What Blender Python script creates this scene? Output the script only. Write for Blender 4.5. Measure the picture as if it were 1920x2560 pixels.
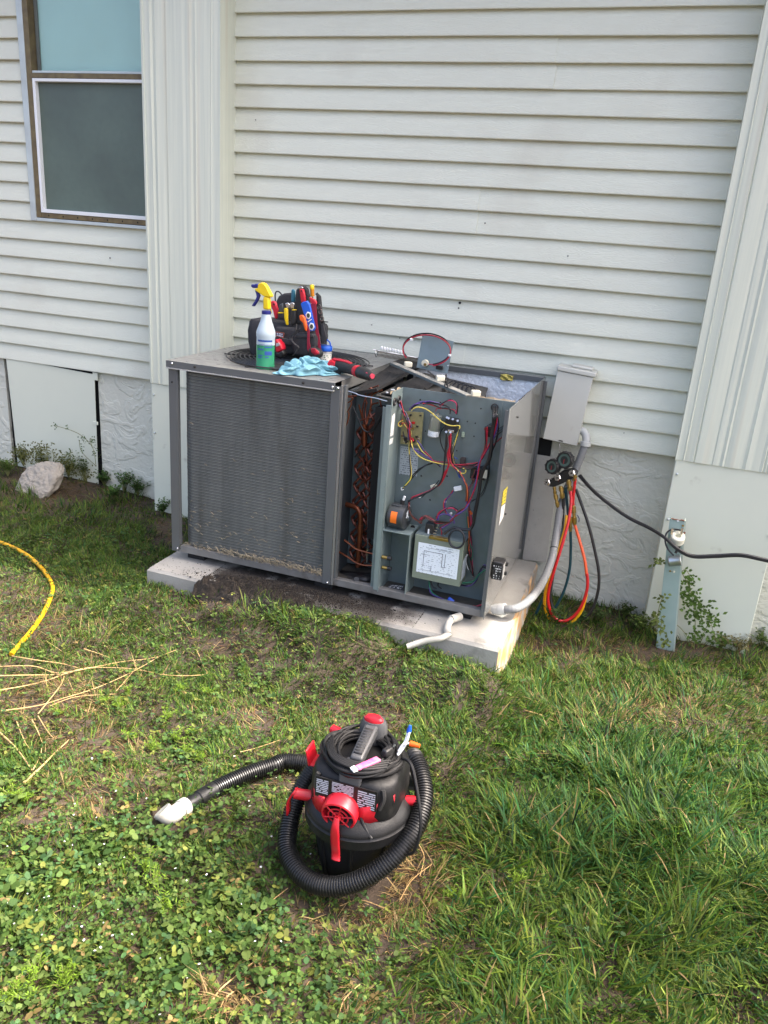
import bpy, bmesh, math, random
import numpy as np
from mathutils import Vector, Matrix
random.seed(7); rng = np.random.default_rng(11)
R = math.radians
for o in list(bpy.data.objects): bpy.data.objects.remove(o)
SC = bpy.context.scene; COL = SC.collection

# ------------------------------------------------------------------ camera
CAM = Vector((0.0, -3.5455, 1.5692)); YAW, PITCH, ROLL = .3189, .337, .0742; FPX = 1982.1
def cam_axes():
    f = Vector((-math.sin(YAW), math.cos(YAW), 0)); r = Vector((math.cos(YAW), math.sin(YAW), 0)); u = Vector((0, 0, 1))
    f2 = f * math.cos(PITCH) - u * math.sin(PITCH); u2 = f * math.sin(PITCH) + u * math.cos(PITCH)
    r3 = r * math.cos(ROLL) + u2 * math.sin(ROLL); u3 = u2 * math.cos(ROLL) - r * math.sin(ROLL)
    return r3, u3, f2
CR, CU, CF = cam_axes()
cd = bpy.data.cameras.new('camera'); cam = bpy.data.objects.new('camera', cd); COL.objects.link(cam); SC.camera = cam
cam.matrix_world = Matrix.Translation(CAM) @ Matrix((CR, CU, -CF)).transposed().to_4x4()
cd.sensor_fit = 'HORIZONTAL'; cd.sensor_width = 36; cd.lens = 36 * FPX / 1920; cd.clip_start = .05; cd.clip_end = 500

# ------------------------------------------------------------------ sky, sun, exposure
SUN_AZ, SUN_EL = R(18), R(54)            # from the right of the wall (+x), swung a little behind it (+y)
sd = Vector((math.cos(SUN_AZ) * math.cos(SUN_EL), math.sin(SUN_AZ) * math.cos(SUN_EL), math.sin(SUN_EL)))
w = bpy.data.worlds.new('World'); SC.world = w; w.use_nodes = True
nt = w.node_tree; sky = nt.nodes.new('ShaderNodeTexSky'); sky.sky_type = 'NISHITA'; sky.sun_disc = False
sky.sun_elevation = SUN_EL; sky.sun_rotation = math.pi / 2 - SUN_AZ
sky.dust_density = 8; sky.air_density = .7; sky.ozone_density = .1
bg = nt.nodes['Background']; bg.inputs[1].default_value = .15; nt.links.new(sky.outputs[0], bg.inputs[0])
ld = bpy.data.lights.new('sun', 'SUN'); ld.energy = 2.0; ld.angle = R(.6); ld.color = (1, .965, .9)
sun = bpy.data.objects.new('sun', ld); COL.objects.link(sun); sun.rotation_euler = (-sd).to_track_quat('-Z', 'Y').to_euler()
SC.view_settings.view_transform = 'Standard'; SC.view_settings.look = 'None'; SC.view_settings.exposure = 2.28; SC.view_settings.gamma = 1
SC.render.engine = 'CYCLES'

# ------------------------------------------------------------------ photo pixel -> place (distance always from the plane it lies on)
def P(u, v, x=None, y=None, z=None):
    d = CR * ((u - 960) / FPX) - CU * ((v - 1280) / FPX) + CF
    a, val = (0, x) if x is not None else (1, y) if y is not None else (2, z)
    return CAM + d * ((val - CAM[a]) / d[a])
def K(x0, y0, s): return lambda X, Y, **k: P(x0 + X / s, y0 + Y / s, **k)
def project(A):
    q = np.asarray(A, float) - np.array(CAM); M = np.array([CR, CU, CF]); q = q @ M.T
    return 960 + FPX * q[:, 0] / q[:, 2], 1280 - FPX * q[:, 1] / q[:, 2], q[:, 2]

# ------------------------------------------------------------------ materials
MATS = {}
def mat(name, col=(.5, .5, .5), rough=.5, metal=0, var=0, vs=12, vcol=None, bump=0, bs=150, stretch=(1, 1, 1), spec=.5, trans=0, coat=0, alpha=1, dirt=None, rvar=0, attr=False, fine=0):
    """principled paint with two scales of colour wander, optional dirt blotches, fine relief"""
    if name in MATS: return MATS[name]
    m = bpy.data.materials.new(name); m.use_nodes = True; n = m.node_tree.nodes; L = m.node_tree.links; b = n['Principled BSDF']
    b.inputs['Roughness'].default_value = rough; b.inputs['Metallic'].default_value = metal
    b.inputs['Specular IOR Level'].default_value = spec; b.inputs['Transmission Weight'].default_value = trans
    b.inputs['Coat Weight'].default_value = coat; b.inputs['Alpha'].default_value = alpha
    b.inputs['Base Color'].default_value = (*col, 1)
    g = n.new('ShaderNodeNewGeometry'); mp = n.new('ShaderNodeMapping'); mp.inputs['Scale'].default_value = stretch; L.new(g.outputs['Position'], mp.inputs[0])
    cur = None
    if attr:
        a = n.new('ShaderNodeAttribute'); a.attribute_name = 'tint'; cur = a.outputs[0]
    def mixc(fac, c2, cur):
        x = n.new('ShaderNodeMix'); x.data_type = 'RGBA'; L.new(fac, x.inputs[0])
        if cur is None: x.inputs[6].default_value = (*col, 1)
        else: L.new(cur, x.inputs[6])
        x.inputs[7].default_value = (*c2, 1); return x.outputs[2]
    def noise(sc, det=5, lo=.35, hi=.65, top=1):
        t = n.new('ShaderNodeTexNoise'); t.inputs['Scale'].default_value = sc; t.inputs['Detail'].default_value = det; L.new(mp.outputs[0], t.inputs[0])
        r = n.new('ShaderNodeMapRange'); r.inputs[1].default_value = lo; r.inputs[2].default_value = hi; r.inputs[4].default_value = top; L.new(t.outputs[0], r.inputs[0]); return r.outputs[0]
    if var: cur = mixc(noise(vs, 6, .3, .7, var), vcol or tuple(c * .45 for c in col), cur)
    if fine: cur = mixc(noise(vs * 9, 3, .4, .75, fine), vcol or tuple(c * .5 for c in col), cur)
    if dirt: cur = mixc(noise(dirt[1], 8, dirt[2], dirt[2] + .12, dirt[3]), dirt[0], cur)
    if cur is not None: L.new(cur, b.inputs['Base Color'])
    if rvar:
        r = noise(vs * 2, 4, .3, .7, 1); mr = n.new('ShaderNodeMapRange'); mr.inputs[3].default_value = max(.03, rough - rvar); mr.inputs[4].default_value = min(1, rough + rvar); L.new(r, mr.inputs[0]); L.new(mr.outputs[0], b.inputs['Roughness'])
    if bump:
        t = n.new('ShaderNodeTexNoise'); t.inputs['Scale'].default_value = bs; t.inputs['Detail'].default_value = 5; L.new(mp.outputs[0], t.inputs[0])
        bp = n.new('ShaderNodeBump'); bp.inputs['Strength'].default_value = bump; bp.inputs['Distance'].default_value = .004; L.new(t.outputs[0], bp.inputs['Height']); L.new(bp.outputs[0], b.inputs['Normal'])
    MATS[name] = m; return m
def nodes(m): return m.node_tree.nodes, m.node_tree.links, m.node_tree.nodes['Principled BSDF']
def print_mat(name, paper, ink, cols=8, rows=14, fill=.55, rough=.5, thresh=.5):
    """flat print: broken lines of small type in the quad's own uv"""
    if name in MATS: return MATS[name]
    m = mat(name, paper, rough); n, L, b = nodes(m)
    uv = n.new('ShaderNodeUVMap'); sp = n.new('ShaderNodeSeparateXYZ'); L.new(uv.outputs[0], sp.inputs[0])
    def mth(op, a, c=None):
        q = n.new('ShaderNodeMath'); q.operation = op
        for i, k in enumerate((a, c)):
            if k is None: continue
            if isinstance(k, (int, float)): q.inputs[i].default_value = k
            else: L.new(k, q.inputs[i])
        return q.outputs[0]
    row = mth('MULTIPLY', sp.outputs[1], rows); fr = mth('FRACT', row); line = mth('LESS_THAN', fr, fill)
    cb = n.new('ShaderNodeCombineXYZ'); L.new(mth('MULTIPLY', sp.outputs[0], cols), cb.inputs[0]); L.new(mth('FLOOR', row), cb.inputs[1])
    t = n.new('ShaderNodeTexNoise'); t.inputs['Scale'].default_value = 3.1; t.inputs['Detail'].default_value = 2; L.new(cb.outputs[0], t.inputs[0])
    ink_f = mth('MULTIPLY', line, mth('GREATER_THAN', t.outputs[0], thresh))
    mg = mth('MULTIPLY', mth('GREATER_THAN', sp.outputs[0], .05), mth('LESS_THAN', sp.outputs[0], .95))
    ink_f = mth('MULTIPLY', ink_f, mg)
    x = n.new('ShaderNodeMix'); x.data_type = 'RGBA'; x.inputs[6].default_value = (*paper, 1); x.inputs[7].default_value = (*ink, 1); L.new(ink_f, x.inputs[0]); L.new(x.outputs[2], b.inputs['Base Color'])
    return m

# ------------------------------------------------------------------ mesh helpers
OFF = {}
def reg(o, M): OFF[o.name] = M; return o
def thing(name, label, cat, loc=(0, 0, 0), rotz=0, group=None, world=True):
    o = bpy.data.objects.new(name, None); COL.objects.link(o); o.empty_display_size = .05
    o.location = loc; o.rotation_euler = (0, 0, rotz); o['label'] = label; o['category'] = cat
    if group: o['group'] = group
    return reg(o, (Matrix.Translation(Vector(loc)) @ Matrix.Rotation(rotz, 4, 'Z')).inverted() if world else Matrix.Identity(4))
def tag(o, label=None, cat=None, group=None, kind=None):
    for k, v in (('label', label), ('category', cat), ('group', group), ('kind', kind)):
        if v: o[k] = v
    return o
def cr(pts, k=6, closed=False):
    p = [Vector(q) for q in pts]; n = len(p); out = []
    g = (lambda i: p[i % n]) if closed else (lambda i: p[max(0, min(n - 1, i))])
    for i in range(n if closed else n - 1):
        a, b, c, d = g(i - 1), g(i), g(i + 1), g(i + 2)
        for j in range(k):
            t = j / k; out.append(.5 * ((2 * b) + (c - a) * t + (2 * a - 5 * b + 4 * c - d) * t * t + (3 * b - a - 3 * c + d) * t ** 3))
    if not closed: out.append(p[-1])
    return out
def axes(d):
    d = Vector(d).normalized(); a = Vector((0, 0, 1)) if abs(d.z) < .9 else Vector((1, 0, 0)); u = d.cross(a).normalized(); return u, u.cross(d).normalized() * -1, d
def fr(o, d, up=None):
    """matrix: local z along d at o"""
    z = Vector(d).normalized()
    if up is None: x, y, _ = axes(z); y = z.cross(x)
    else: x = Vector(up).cross(z).normalized(); y = z.cross(x)
    return Matrix.Translation(Vector(o)) @ Matrix((x, y, z)).transposed().to_4x4()
class MB:
    def __init__(s): s.v = []; s.f = []; s.uv = {}
    def add(s, vs, fs):
        o = len(s.v); s.v += [Vector(q) for q in vs]; s.f += [tuple(i + o for i in f) for f in fs]; return s
    def hexa(s, c): return s.add(c, [(0, 3, 2, 1), (4, 5, 6, 7), (0, 1, 5, 4), (1, 2, 6, 5), (2, 3, 7, 6), (3, 0, 4, 7)])
    def box(s, x0, x1, y0, y1, z0, z1): return s.hexa([(x0, y0, z0), (x1, y0, z0), (x1, y1, z0), (x0, y1, z0), (x0, y0, z1), (x1, y0, z1), (x1, y1, z1), (x0, y1, z1)])
    def obox(s, M, x0, x1, y0, y1, z0, z1):
        return s.hexa([M @ Vector(q) for q in [(x0, y0, z0), (x1, y0, z0), (x1, y1, z0), (x0, y1, z0), (x0, y0, z1), (x1, y0, z1), (x1, y1, z1), (x0, y1, z1)]])
    def prism(s, poly, vec):
        n = len(poly); p = [Vector(q) for q in poly]; q = [a + Vector(vec) for a in p]
        return s.add(p + q, [tuple(range(n))[::-1], tuple(range(n, 2 * n))] + [(i, (i + 1) % n, n + (i + 1) % n, n + i) for i in range(n)])
    def quad(s, a, b, c, d):
        o = len(s.v); s.add([a, b, c, d], [(0, 1, 2, 3)]); s.uv[len(s.f) - 1] = [(0, 0), (1, 0), (1, 1), (0, 1)]; return s
    def tube(s, pts, r, n=8, closed=False, cap=True, flat=1):
        p = [Vector(q) for q in pts]; m = len(p); rr = r if isinstance(r, (list, tuple)) else [r] * m
        t = [((p[(i + 1) % m] if closed or i < m - 1 else p[i]) - (p[i - 1] if closed or i > 0 else p[i])).normalized() for i in range(m)]
        u, w_, _ = axes(t[0]); vs = []
        for i in range(m):
            u = (u - t[i] * u.dot(t[i])).normalized(); w_ = t[i].cross(u)
            vs += [p[i] + (u * math.cos(2 * math.pi * k / n) + w_ * math.sin(2 * math.pi * k / n) * flat) * rr[i] for k in range(n)]
        fs = [(i * n + k, i * n + (k + 1) % n, ((i + 1) % m) * n + (k + 1) % n, ((i + 1) % m) * n + k) for i in range(m if closed else m - 1) for k in range(n)]
        if cap and not closed: fs += [tuple(range(n))[::-1], tuple((m - 1) * n + k for k in range(n))]
        return s.add(vs, fs)
    def lathe(s, prof, M=Matrix.Identity(4), n=24, sx=1, sy=1):
        m = len(prof); vs = [M @ Vector((r * sx * math.cos(2 * math.pi * k / n), r * sy * math.sin(2 * math.pi * k / n), z)) for r, z in prof for k in range(n)]
        fs = [(i * n + k, i * n + (k + 1) % n, (i + 1) * n + (k + 1) % n, (i + 1) * n + k) for i in range(m - 1) for k in range(n)]
        if prof[0][0] > 1e-6: fs.append(tuple(range(n))[::-1])
        if prof[-1][0] > 1e-6: fs.append(tuple((m - 1) * n + k for k in range(n)))
        return s.add(vs, fs)
    def cyl(s, a, b, r, n=16, r2=None):
        a = Vector(a); b = Vector(b); return s.lathe([(r, 0), (r if r2 is None else r2, (b - a).length)], fr(a, b - a), n)
    def ball(s, c, r, n=10, sx=1, sy=1, sz=1, M=None):
        M = M or Matrix.Translation(Vector(c)); return s.lathe([(max(1e-7, r * math.sin(math.pi * i / n)), -r * math.cos(math.pi * i / n) * sz) for i in range(n + 1)], M, 2 * n, sx, sy)
    def grid(s, fn, nu, nv):
        return s.add([fn(i / nu, j / nv) for i in range(nu + 1) for j in range(nv + 1)], [(i * (nv + 1) + j, (i + 1) * (nv + 1) + j, (i + 1) * (nv + 1) + j + 1, i * (nv + 1) + j + 1) for i in range(nu) for j in range(nv)])
    def build(s, name, m, parent=None, bev=0, smooth=38, loc=None, label=None, seg=2, solid=0, sub=0):
        if parent is not None: M = OFF[parent.name]
        else: M = Matrix.Translation(-Vector(loc if loc is not None else (0, 0, 0)))
        me = bpy.data.meshes.new(name); me.from_pydata([M @ q for q in s.v], [], s.f)
        if s.uv:
            ul = me.uv_layers.new(name='UVMap')
            for fi, uvs in s.uv.items():
                for k, li in enumerate(me.polygons[fi].loop_indices): ul.data[li].uv = uvs[k]
        if smooth:
            for q in me.polygons: q.use_smooth = True
            me.set_sharp_from_angle(angle=R(smooth))
        me.materials.append(m); o = bpy.data.objects.new(name, me); COL.objects.link(o)
        if solid: d = o.modifiers.new('solid', 'SOLIDIFY'); d.thickness = solid; d.offset = 0
        if sub: d = o.modifiers.new('sub', 'SUBSURF'); d.levels = d.render_levels = sub
        if bev: d = o.modifiers.new('bevel', 'BEVEL'); d.width = bev; d.segments = seg; d.limit_method = 'ANGLE'; d.angle_limit = R(40)
        if parent is not None: o.parent = parent
        elif loc is not None: o.location = loc
        if label: o['label'] = label
        return reg(o, M)
def rrect(w_, h_, r, k=4):
    out = []
    for cx, cy, a in ((w_ / 2 - r, h_ / 2 - r, 0), (-w_ / 2 + r, h_ / 2 - r, 90), (-w_ / 2 + r, -h_ / 2 + r, 180), (w_ / 2 - r, -h_ / 2 + r, 270)):
        out += [(cx + r * math.cos(R(a + 90 * i / k)), cy + r * math.sin(R(a + 90 * i / k))) for i in range(k + 1)]
    return out
def loft(mb, rings, cap=True):
    n = len(rings[0]); vs = [q for r_ in rings for q in r_]; m = len(rings)
    fs = [(i * n + k, i * n + (k + 1) % n, (i + 1) * n + (k + 1) % n, (i + 1) * n + k) for i in range(m - 1) for k in range(n)]
    if cap: fs += [tuple(range(n))[::-1], tuple((m - 1) * n + k for k in range(n))]
    return mb.add(vs, fs)
def np_mesh(name, V, quads, m, tint=None, tris=None):
    me = bpy.data.meshes.new(name); nq = len(quads); nt_ = 0 if tris is None else len(tris)
    me.vertices.add(len(V)); me.vertices.foreach_set('co', np.asarray(V, np.float32).ravel())
    loops = np.concatenate([np.asarray(quads, np.int32).ravel()] + ([np.asarray(tris, np.int32).ravel()] if nt_ else []))
    me.loops.add(len(loops)); me.loops.foreach_set('vertex_index', loops)
    st = np.concatenate([np.arange(nq) * 4, nq * 4 + np.arange(nt_) * 3]).astype(np.int32)
    me.polygons.add(nq + nt_); me.polygons.foreach_set('loop_start', st)
    me.update(calc_edges=True)
    if tint is not None:
        a = me.attributes.new('tint', 'FLOAT_COLOR', 'POINT'); c4 = np.ones((len(V), 4), np.float32); c4[:, :3] = tint; a.data.foreach_set('color', c4.ravel())
    me.materials.append(m); o = bpy.data.objects.new(name, me); COL.objects.link(o); return o
# ------------------------------------------------------------------ ground shape
CO = .093; ZB = .758                                        # one siding course, height of the lowest siding edge
def smooth01(t): t = np.clip(t, 0, 1); return t * t * (3 - 2 * t)
def vnoise(x, y, s, seed=0):
    x = np.asarray(x, float) * s + 31.7 * seed; y = np.asarray(y, float) * s + 17.3 * seed
    xi, yi = np.floor(x), np.floor(y); fx, fy = smooth01(x - xi), smooth01(y - yi)
    h = lambda a, b: np.modf(np.abs(np.sin(a * 127.1 + b * 311.7 + seed * 74.7) * 43758.5453))[0]
    return (h(xi, yi) * (1 - fx) + h(xi + 1, yi) * fx) * (1 - fy) + (h(xi, yi + 1) * (1 - fx) + h(xi + 1, yi + 1) * fx) * fy
def gh(x, y):
    x = np.asarray(x, float); y = np.asarray(y, float)
    b = -.012 - .042 * np.clip(x, -6, 4)
    front = np.exp(-((y + 1.06) / .15) ** 2) * smooth01((x + 2.1) / .3) * smooth01((-.2 - x) / .25)
    mid = smooth01((x + 1.62) / .2) * smooth01((-.72 - x) / .15); b = b + (.12 + .062 * mid - b) * front
    return b + (vnoise(x, y, 3, 1) - .5) * .025 + (vnoise(x, y, 9, 2) - .5) * .014 + (vnoise(x, y, 30, 3) - .5) * .006
xs = np.concatenate([[-80, -30, -12, -7], np.arange(-5.2, 3.01, .035), [4, 7, 14, 30, 80]]); ys = np.concatenate([[-80, -30, -14, -8, -5], np.arange(-3.9, .301, .035), [1, 3, 8, 30, 80]])
X, Y = np.meshgrid(xs, ys, indexing='ij'); Zg = gh(X, Y); nx, ny = X.shape
idx = np.arange(nx * ny).reshape(nx, ny)
soil = mat('soil', (.062, .043, .028), .95, var=.9, vs=5, vcol=(.028, .02, .014), fine=.7, bump=1, bs=90, dirt=((.12, .088, .055), 3, .55, .6))
go = np_mesh('ground', np.stack([X.ravel(), Y.ravel(), Zg.ravel()], 1), np.stack([idx[:-1, :-1], idx[1:, :-1], idx[1:, 1:], idx[:-1, 1:]], -1).reshape(-1, 4), soil)
go['kind'] = 'structure'
for q in go.data.polygons: q.use_smooth = True

# ------------------------------------------------------------------ house wall
vinyl = mat('vinyl', (.69, .71, .6), .42, var=.22, vs=1.6, vcol=(.58, .58, .49), dirt=((.55, .53, .43), 2.2, .55, .35), spec=.4)
n, L, b = nodes(vinyl)                                       # embossed wood grain: long warped ripples
g = n.new('ShaderNodeNewGeometry'); mp = n.new('ShaderNodeMapping'); mp.inputs['Scale'].default_value = (2.6, 1, 26); L.new(g.outputs['Position'], mp.inputs[0])
t1 = n.new('ShaderNodeTexNoise'); t1.inputs['Scale'].default_value = 1.7; t1.inputs['Detail'].default_value = 3; L.new(mp.outputs[0], t1.inputs[0])
oi = n.new('ShaderNodeObjectInfo'); wv = n.new('ShaderNodeMath'); wv.operation = 'MULTIPLY_ADD'; L.new(t1.outputs[0], wv.inputs[0]); wv.inputs[1].default_value = 55; L.new(oi.outputs['Random'], wv.inputs[2])
sn = n.new('ShaderNodeMath'); sn.operation = 'SINE'; L.new(wv.outputs[0], sn.inputs[0])
pw = n.new('ShaderNodeMath'); pw.operation = 'POWER'; ab = n.new('ShaderNodeMath'); ab.operation = 'ABSOLUTE'; L.new(sn.outputs[0], ab.inputs[0]); L.new(ab.outputs[0], pw.inputs[0]); pw.inputs[1].default_value = 3
bp = n.new('ShaderNodeBump'); bp.inputs['Strength'].default_value = .32; bp.inputs['Distance'].default_value = .0022; L.new(pw.outputs[0], bp.inputs['Height']); L.new(bp.outputs[0], b.inputs['Normal'])
colm = mat('column_metal', (.675, .70, .585), .42, var=.75, vs=20, vcol=(.53, .57, .49), stretch=(3.4, 3.4, .07), spec=.4, bump=.12, bs=60, dirt=((.60, .56, .44), 7, .56, .5))
panelm = mat('skirt_paint', (.665, .69, .575), .55, var=.25, vs=2, vcol=(.55, .575, .49), dirt=((.2, .16, .11), 9, .66, .5), fine=.06)
stucco = mat('stucco', (.60, .605, .52), .8, var=.4, vs=3, vcol=(.48, .48, .4), dirt=((.2, .165, .12), 4, .62, .5))
n, L, b = nodes(stucco)                                      # knocked-down trowel flakes
g = n.new('ShaderNodeNewGeometry'); mp = n.new('ShaderNodeMapping'); mp.inputs['Scale'].default_value = (1, 1, 1.35); L.new(g.outputs['Position'], mp.inputs[0])
t = n.new('ShaderNodeTexNoise'); t.inputs['Scale'].default_value = 6.5; t.inputs['Detail'].default_value = 4; t.inputs['Distortion'].default_value = .9; L.new(mp.outputs[0], t.inputs[0])
def edge(lo):
    r = n.new('ShaderNodeMapRange'); r.inputs[1].default_value = lo; r.inputs[2].default_value = lo + .05; L.new(t.outputs[0], r.inputs[0]); return r.outputs[0]
ad = n.new('ShaderNodeMath'); ad.operation = 'ADD'; L.new(edge(.47), ad.inputs[0]); L.new(edge(.57), ad.inputs[1]); t9 = n.new('ShaderNodeTexNoise'); t9.inputs['Scale'].default_value = 45; t9.inputs['Detail'].default_value = 6; L.new(mp.outputs[0], t9.inputs[0]); a9 = n.new('ShaderNodeMath'); a9.operation = 'MULTIPLY_ADD'; L.new(t9.outputs[0], a9.inputs[0]); a9.inputs[1].default_value = .9; L.new(ad.outputs[0], a9.inputs[2]); ad = a9
bp = n.new('ShaderNodeBump'); bp.inputs['Strength'].default_value = .42; bp.inputs['Distance'].default_value = .009; L.new(ad.outputs[0], bp.inputs['Height']); L.new(bp.outputs[0], b.inputs['Normal'])
dark = mat('dark_void', (.012, .012, .012), .9)
bronze = mat('bronze_frame', (.2, .155, .075), .5, metal=.3, var=.6, vs=30, vcol=(.07, .05, .035))
alu = mat('aluminium_trim', (.56, .63, .63), .45, metal=.2, var=.4, vs=12, vcol=(.33, .34, .32))
white = mat('white_paint', (.78, .8, .8), .4)

house = thing('mobile_home', 'pale grey mobile home with horizontal lap siding, ribbed column covers and stucco skirting', 'house', (-1.4, 0, 0))
H1, H0, HT = 1.45, -5.0, 3.0
def board(x0, x1, i, dy=0):
    z0 = ZB + i * CO; k = max(2, int((x1 - x0) / .3)); mb = MB(); vs = []
    for j in range(k + 1):
        x = x0 + (x1 - x0) * j / k; jz = random.uniform(-.0008, .0008); jy = random.uniform(-.0007, .0007) - dy
        vs += [(x, -.0035, z0 + .013), (x, -.0225 + jy, z0 + jz), (x, -.024 + jy, z0 + .003 + jz), (x, -.0235 + jy, z0 + .011 + jz), (x, -.003 + jy, z0 + CO + .006), (x, 0, z0 + CO + .006)]
    fs = [(j * 6 + q, (j + 1) * 6 + q, (j + 1) * 6 + q + 1, j * 6 + q + 1) for j in range(k) for q in range(5)] + [tuple(range(6)), tuple(k * 6 + q for q in range(5, -1, -1))]
    mb.add(vs, fs).build('siding_board', vinyl, house, smooth=28)
WX0, WX1, WZ0, WZ1 = -3.205, -2.425, 1.505, 2.80
seams = {16: P(1375, 200, y=-.015).x, 15: P(1373, 250, y=-.015).x, 10: P(1195, 460, y=-.015).x, 9: P(1192, 500, y=-.015).x, 2: P(1160, 850, y=-.015).x, 3: P(1162, 810, y=-.015).x}
for i in range(24):
    s = seams.get(i, -.2 + .9 * (i % 5) / 5 + (1.1 if i % 2 else .75))
    board(-2.02, s + .012, i, .0032); board(s - .012, H1, i)
    zc = ZB + (i + .5) * CO
    board(H0, WX0 - .002 if WZ0 - .03 < zc < WZ1 else -2.40, i)
mb = MB(); mb.box(H0, H1, .09, 5.2, -.1, HT); mb.box(H0, WX0, .004, .09, ZB + .012, HT); mb.box(-2.44, H1, .004, .09, ZB + .012, HT); mb.box(WX0, -2.44, .004, .09, ZB + .012, WZ0 - .02); mb.box(WX0, -2.44, .004, .09, WZ1, HT)
mb.build('wall_core', dark, house, smooth=0)
mb = MB(); mb.prism([(H0 - .1, -.39, HT), (H1 + .05, -.39, HT), (H1 + .05, -.39, HT + .12), (H0 - .1, -.39, HT + .12)], (0, .05, 0)); mb.box(H0 - .1, H1 + .05, -.34, .1, HT, HT + .02)
mb.prism([(H0 - .1, -.39, HT + .12), (H0 - .1, 2.6, HT + .62), (H0 - .1, 5.5, HT + .12), (H0 - .1, 5.5, HT + .02), (H0 - .1, -.34, HT + .03)], (H1 - H0 + .15, 0, 0))
mb.build('roof', mat('roof_metal', (.55, .55, .52), .5), house, smooth=0)
# ribbed column covers with plain sheet below
def column(x0, x1, zs, x1b):
    pr = []; x = x0; y = -.15
    while x < x1 - .004:
        pr.append((x, y)); st = random.choice((.004, .005, .006, .008, .011, .016, .022)); x += st; y = -.15 + random.choice((-.0035, -.002, -.001, 0, .0015, .003))
    pr.append((x1, -.15)); k = 5
    side = [(x1 + random.uniform(-.001, .001), -.15 + .15 * j / 9 + .001) for j in range(1, 10)]
    pts = [(x0, .0)] + pr + side; mb = MB(); m = len(pts)
    zz = np.linspace(zs, HT - .002, k)
    vs = [(px + random.uniform(-.0006, .0006), py + random.uniform(-.0003, .0003) * (0 < q < m - 1), z) for z in zz for q, (px, py) in enumerate(pts)]
    fs = [(j * m + q, j * m + q + 1, (j + 1) * m + q + 1, (j + 1) * m + q) for j in range(k - 1) for q in range(m - 1)] + [tuple(range(m))[::-1]]
    c = mb.add(vs, fs).build('column_cover', colm, house, smooth=30)
    mb = MB(); mb.box(x0 + .002, x1b, -.144, .02, -.12, zs + .01)
    p = mb.build('column_skirt_panel', panelm, house, bev=.003)
    for q in range(2):
        for sx in (x0 + .018, x1 - .02):
            MB().ball((sx, -.1475, zs - .06 - .2 * q), .0055, 5).build('screw', alu, p)
column(-2.418, -2.016, .775, -2.02); column(.124, .556, .776, .556)
# skirting: stucco sheets, an access panel standing proud of a dark gap, a speckled board behind the unit
def skirt(x0, x1, z1, m, name, y0=.004, t=.02): return MB().box(x0, x1, y0, y0 + t, -.15, z1 - .0).build(name, m, house, bev=.002)
skirt(H0, -3.50, ZB + .01, stucco, 'stucco_panel'); skirt(-2.862, -2.415, ZB + .012, stucco, 'stucco_panel'); skirt(-2.03, .13, ZB + .012, stucco, 'stucco_panel', .012); skirt(.55, H1, ZB + .012, stucco, 'stucco_panel')
MB().hexa([P(45, 1165, y=-.012), P(247, 1210, y=-.006), P(247, 1210, y=.004), P(45, 1165, y=-.004), P(15, 893, y=-.02), P(236, 936, y=-.012), P(236, 936, y=-.002), P(15, 893, y=-.01)]).build('access_panel', panelm, house, bev=.002)
MB().box(-3.52, -2.85, .03, .05, -.1, ZB + .02).build('skirt_backing', dark, house, smooth=0)
for q in (936, 1048): a = P(233, q, y=-.012); MB().box(a.x - .003, a.x + .028, -.014, -.006, a.z - .03, a.z + (.012 if q == 936 else -.012)).build('panel_clip', panelm, house, bev=.001)
spk = mat('speckled_board', (.52, .5, .45), .8, var=.3, vs=3, dirt=((.07, .06, .05), 60, .66, .8), fine=.2)
MB().hexa([P(1305, 1400, y=-.012), P(1366, 1406, y=-.012), P(1366, 1406, y=0), P(1305, 1400, y=0), P(1336, 1135, y=-.02), P(1402, 1145, y=-.02), P(1402, 1145, y=-.005), P(1336, 1135, y=-.005)]).build('skirting_board', spk, house, bev=.002)
a = P(1348, 1110, y=-.003); MB().box(a.x - .09, a.x + .055, -.006, .02, a.z - .05, a.z + .075).build('duct_gap', dark, house, smooth=0)
# window
win = MB(); win.box(WX0, WX0 + .035, -.03, .02, WZ0, WZ1); win.box(WX0 + .035, WX1, -.03, .02, WZ0, WZ0 + .016); wo = win.build('window', alu, house, bev=.002)
mb = MB(); mb.box(WX0 + .036, WX0 + .066, -.028, .04, WZ0 + .018, WZ1); mb.box(WX0 + .066, WX1, -.026, .04, WZ0 + .018, WZ0 + .042); mb.box(WX0 + .066, WX1, -.03, .04, 2.166, 2.188); mb.build('bronze_frame', bronze, wo, bev=.0015)
mb = MB(); z0, z1 = WZ0 + .043, 2.165; mb.box(WX0 + .067, WX0 + .083, -.029, 0, z0, z1); mb.box(WX0 + .083, WX1, -.029, 0, z0, z0 + .018); mb.box(WX0 + .083, WX1, -.029, 0, z1 - .014, z1); mb.build('screen_sash', white, wo, bev=.0015)
mb = MB(); mb.box(WX0 + .066, WX1, -.024, 0, 2.189, 2.199); mb.build('upper_sash', alu, wo, bev=.001)
scr = mat('insect_screen', (.09, .135, .105), .5, var=.75, vs=3.5, vcol=(.05, .075, .06), spec=.9, fine=.25, bump=.25, bs=700)
MB().quad((WX0 + .08, -.006, z0 + .01), (WX1, -.006, z0 + .01), (WX1, -.006, z1 - .01), (WX0 + .08, -.006, z1 - .01)).build('insect_screen', scr, wo)
for px_ in ((1150, 757, 9), (1147, 770, 5), (1213, 558, 4), (276, 645, 6), (1104, 795, 3), (1000, 845, 3), (930, 812, 3), (1080, 905, 3), (1560, 1082, 2), (640, 300, 3), (1420, 640, 3)):
    a = P(px_[0], px_[1], y=-.021); MB().ball(a - Vector((0, .003, 0)), .0008 + .00045 * px_[2], 4, 1.3, .35, 1.2).build('dirt_speck', dark, house)
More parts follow.
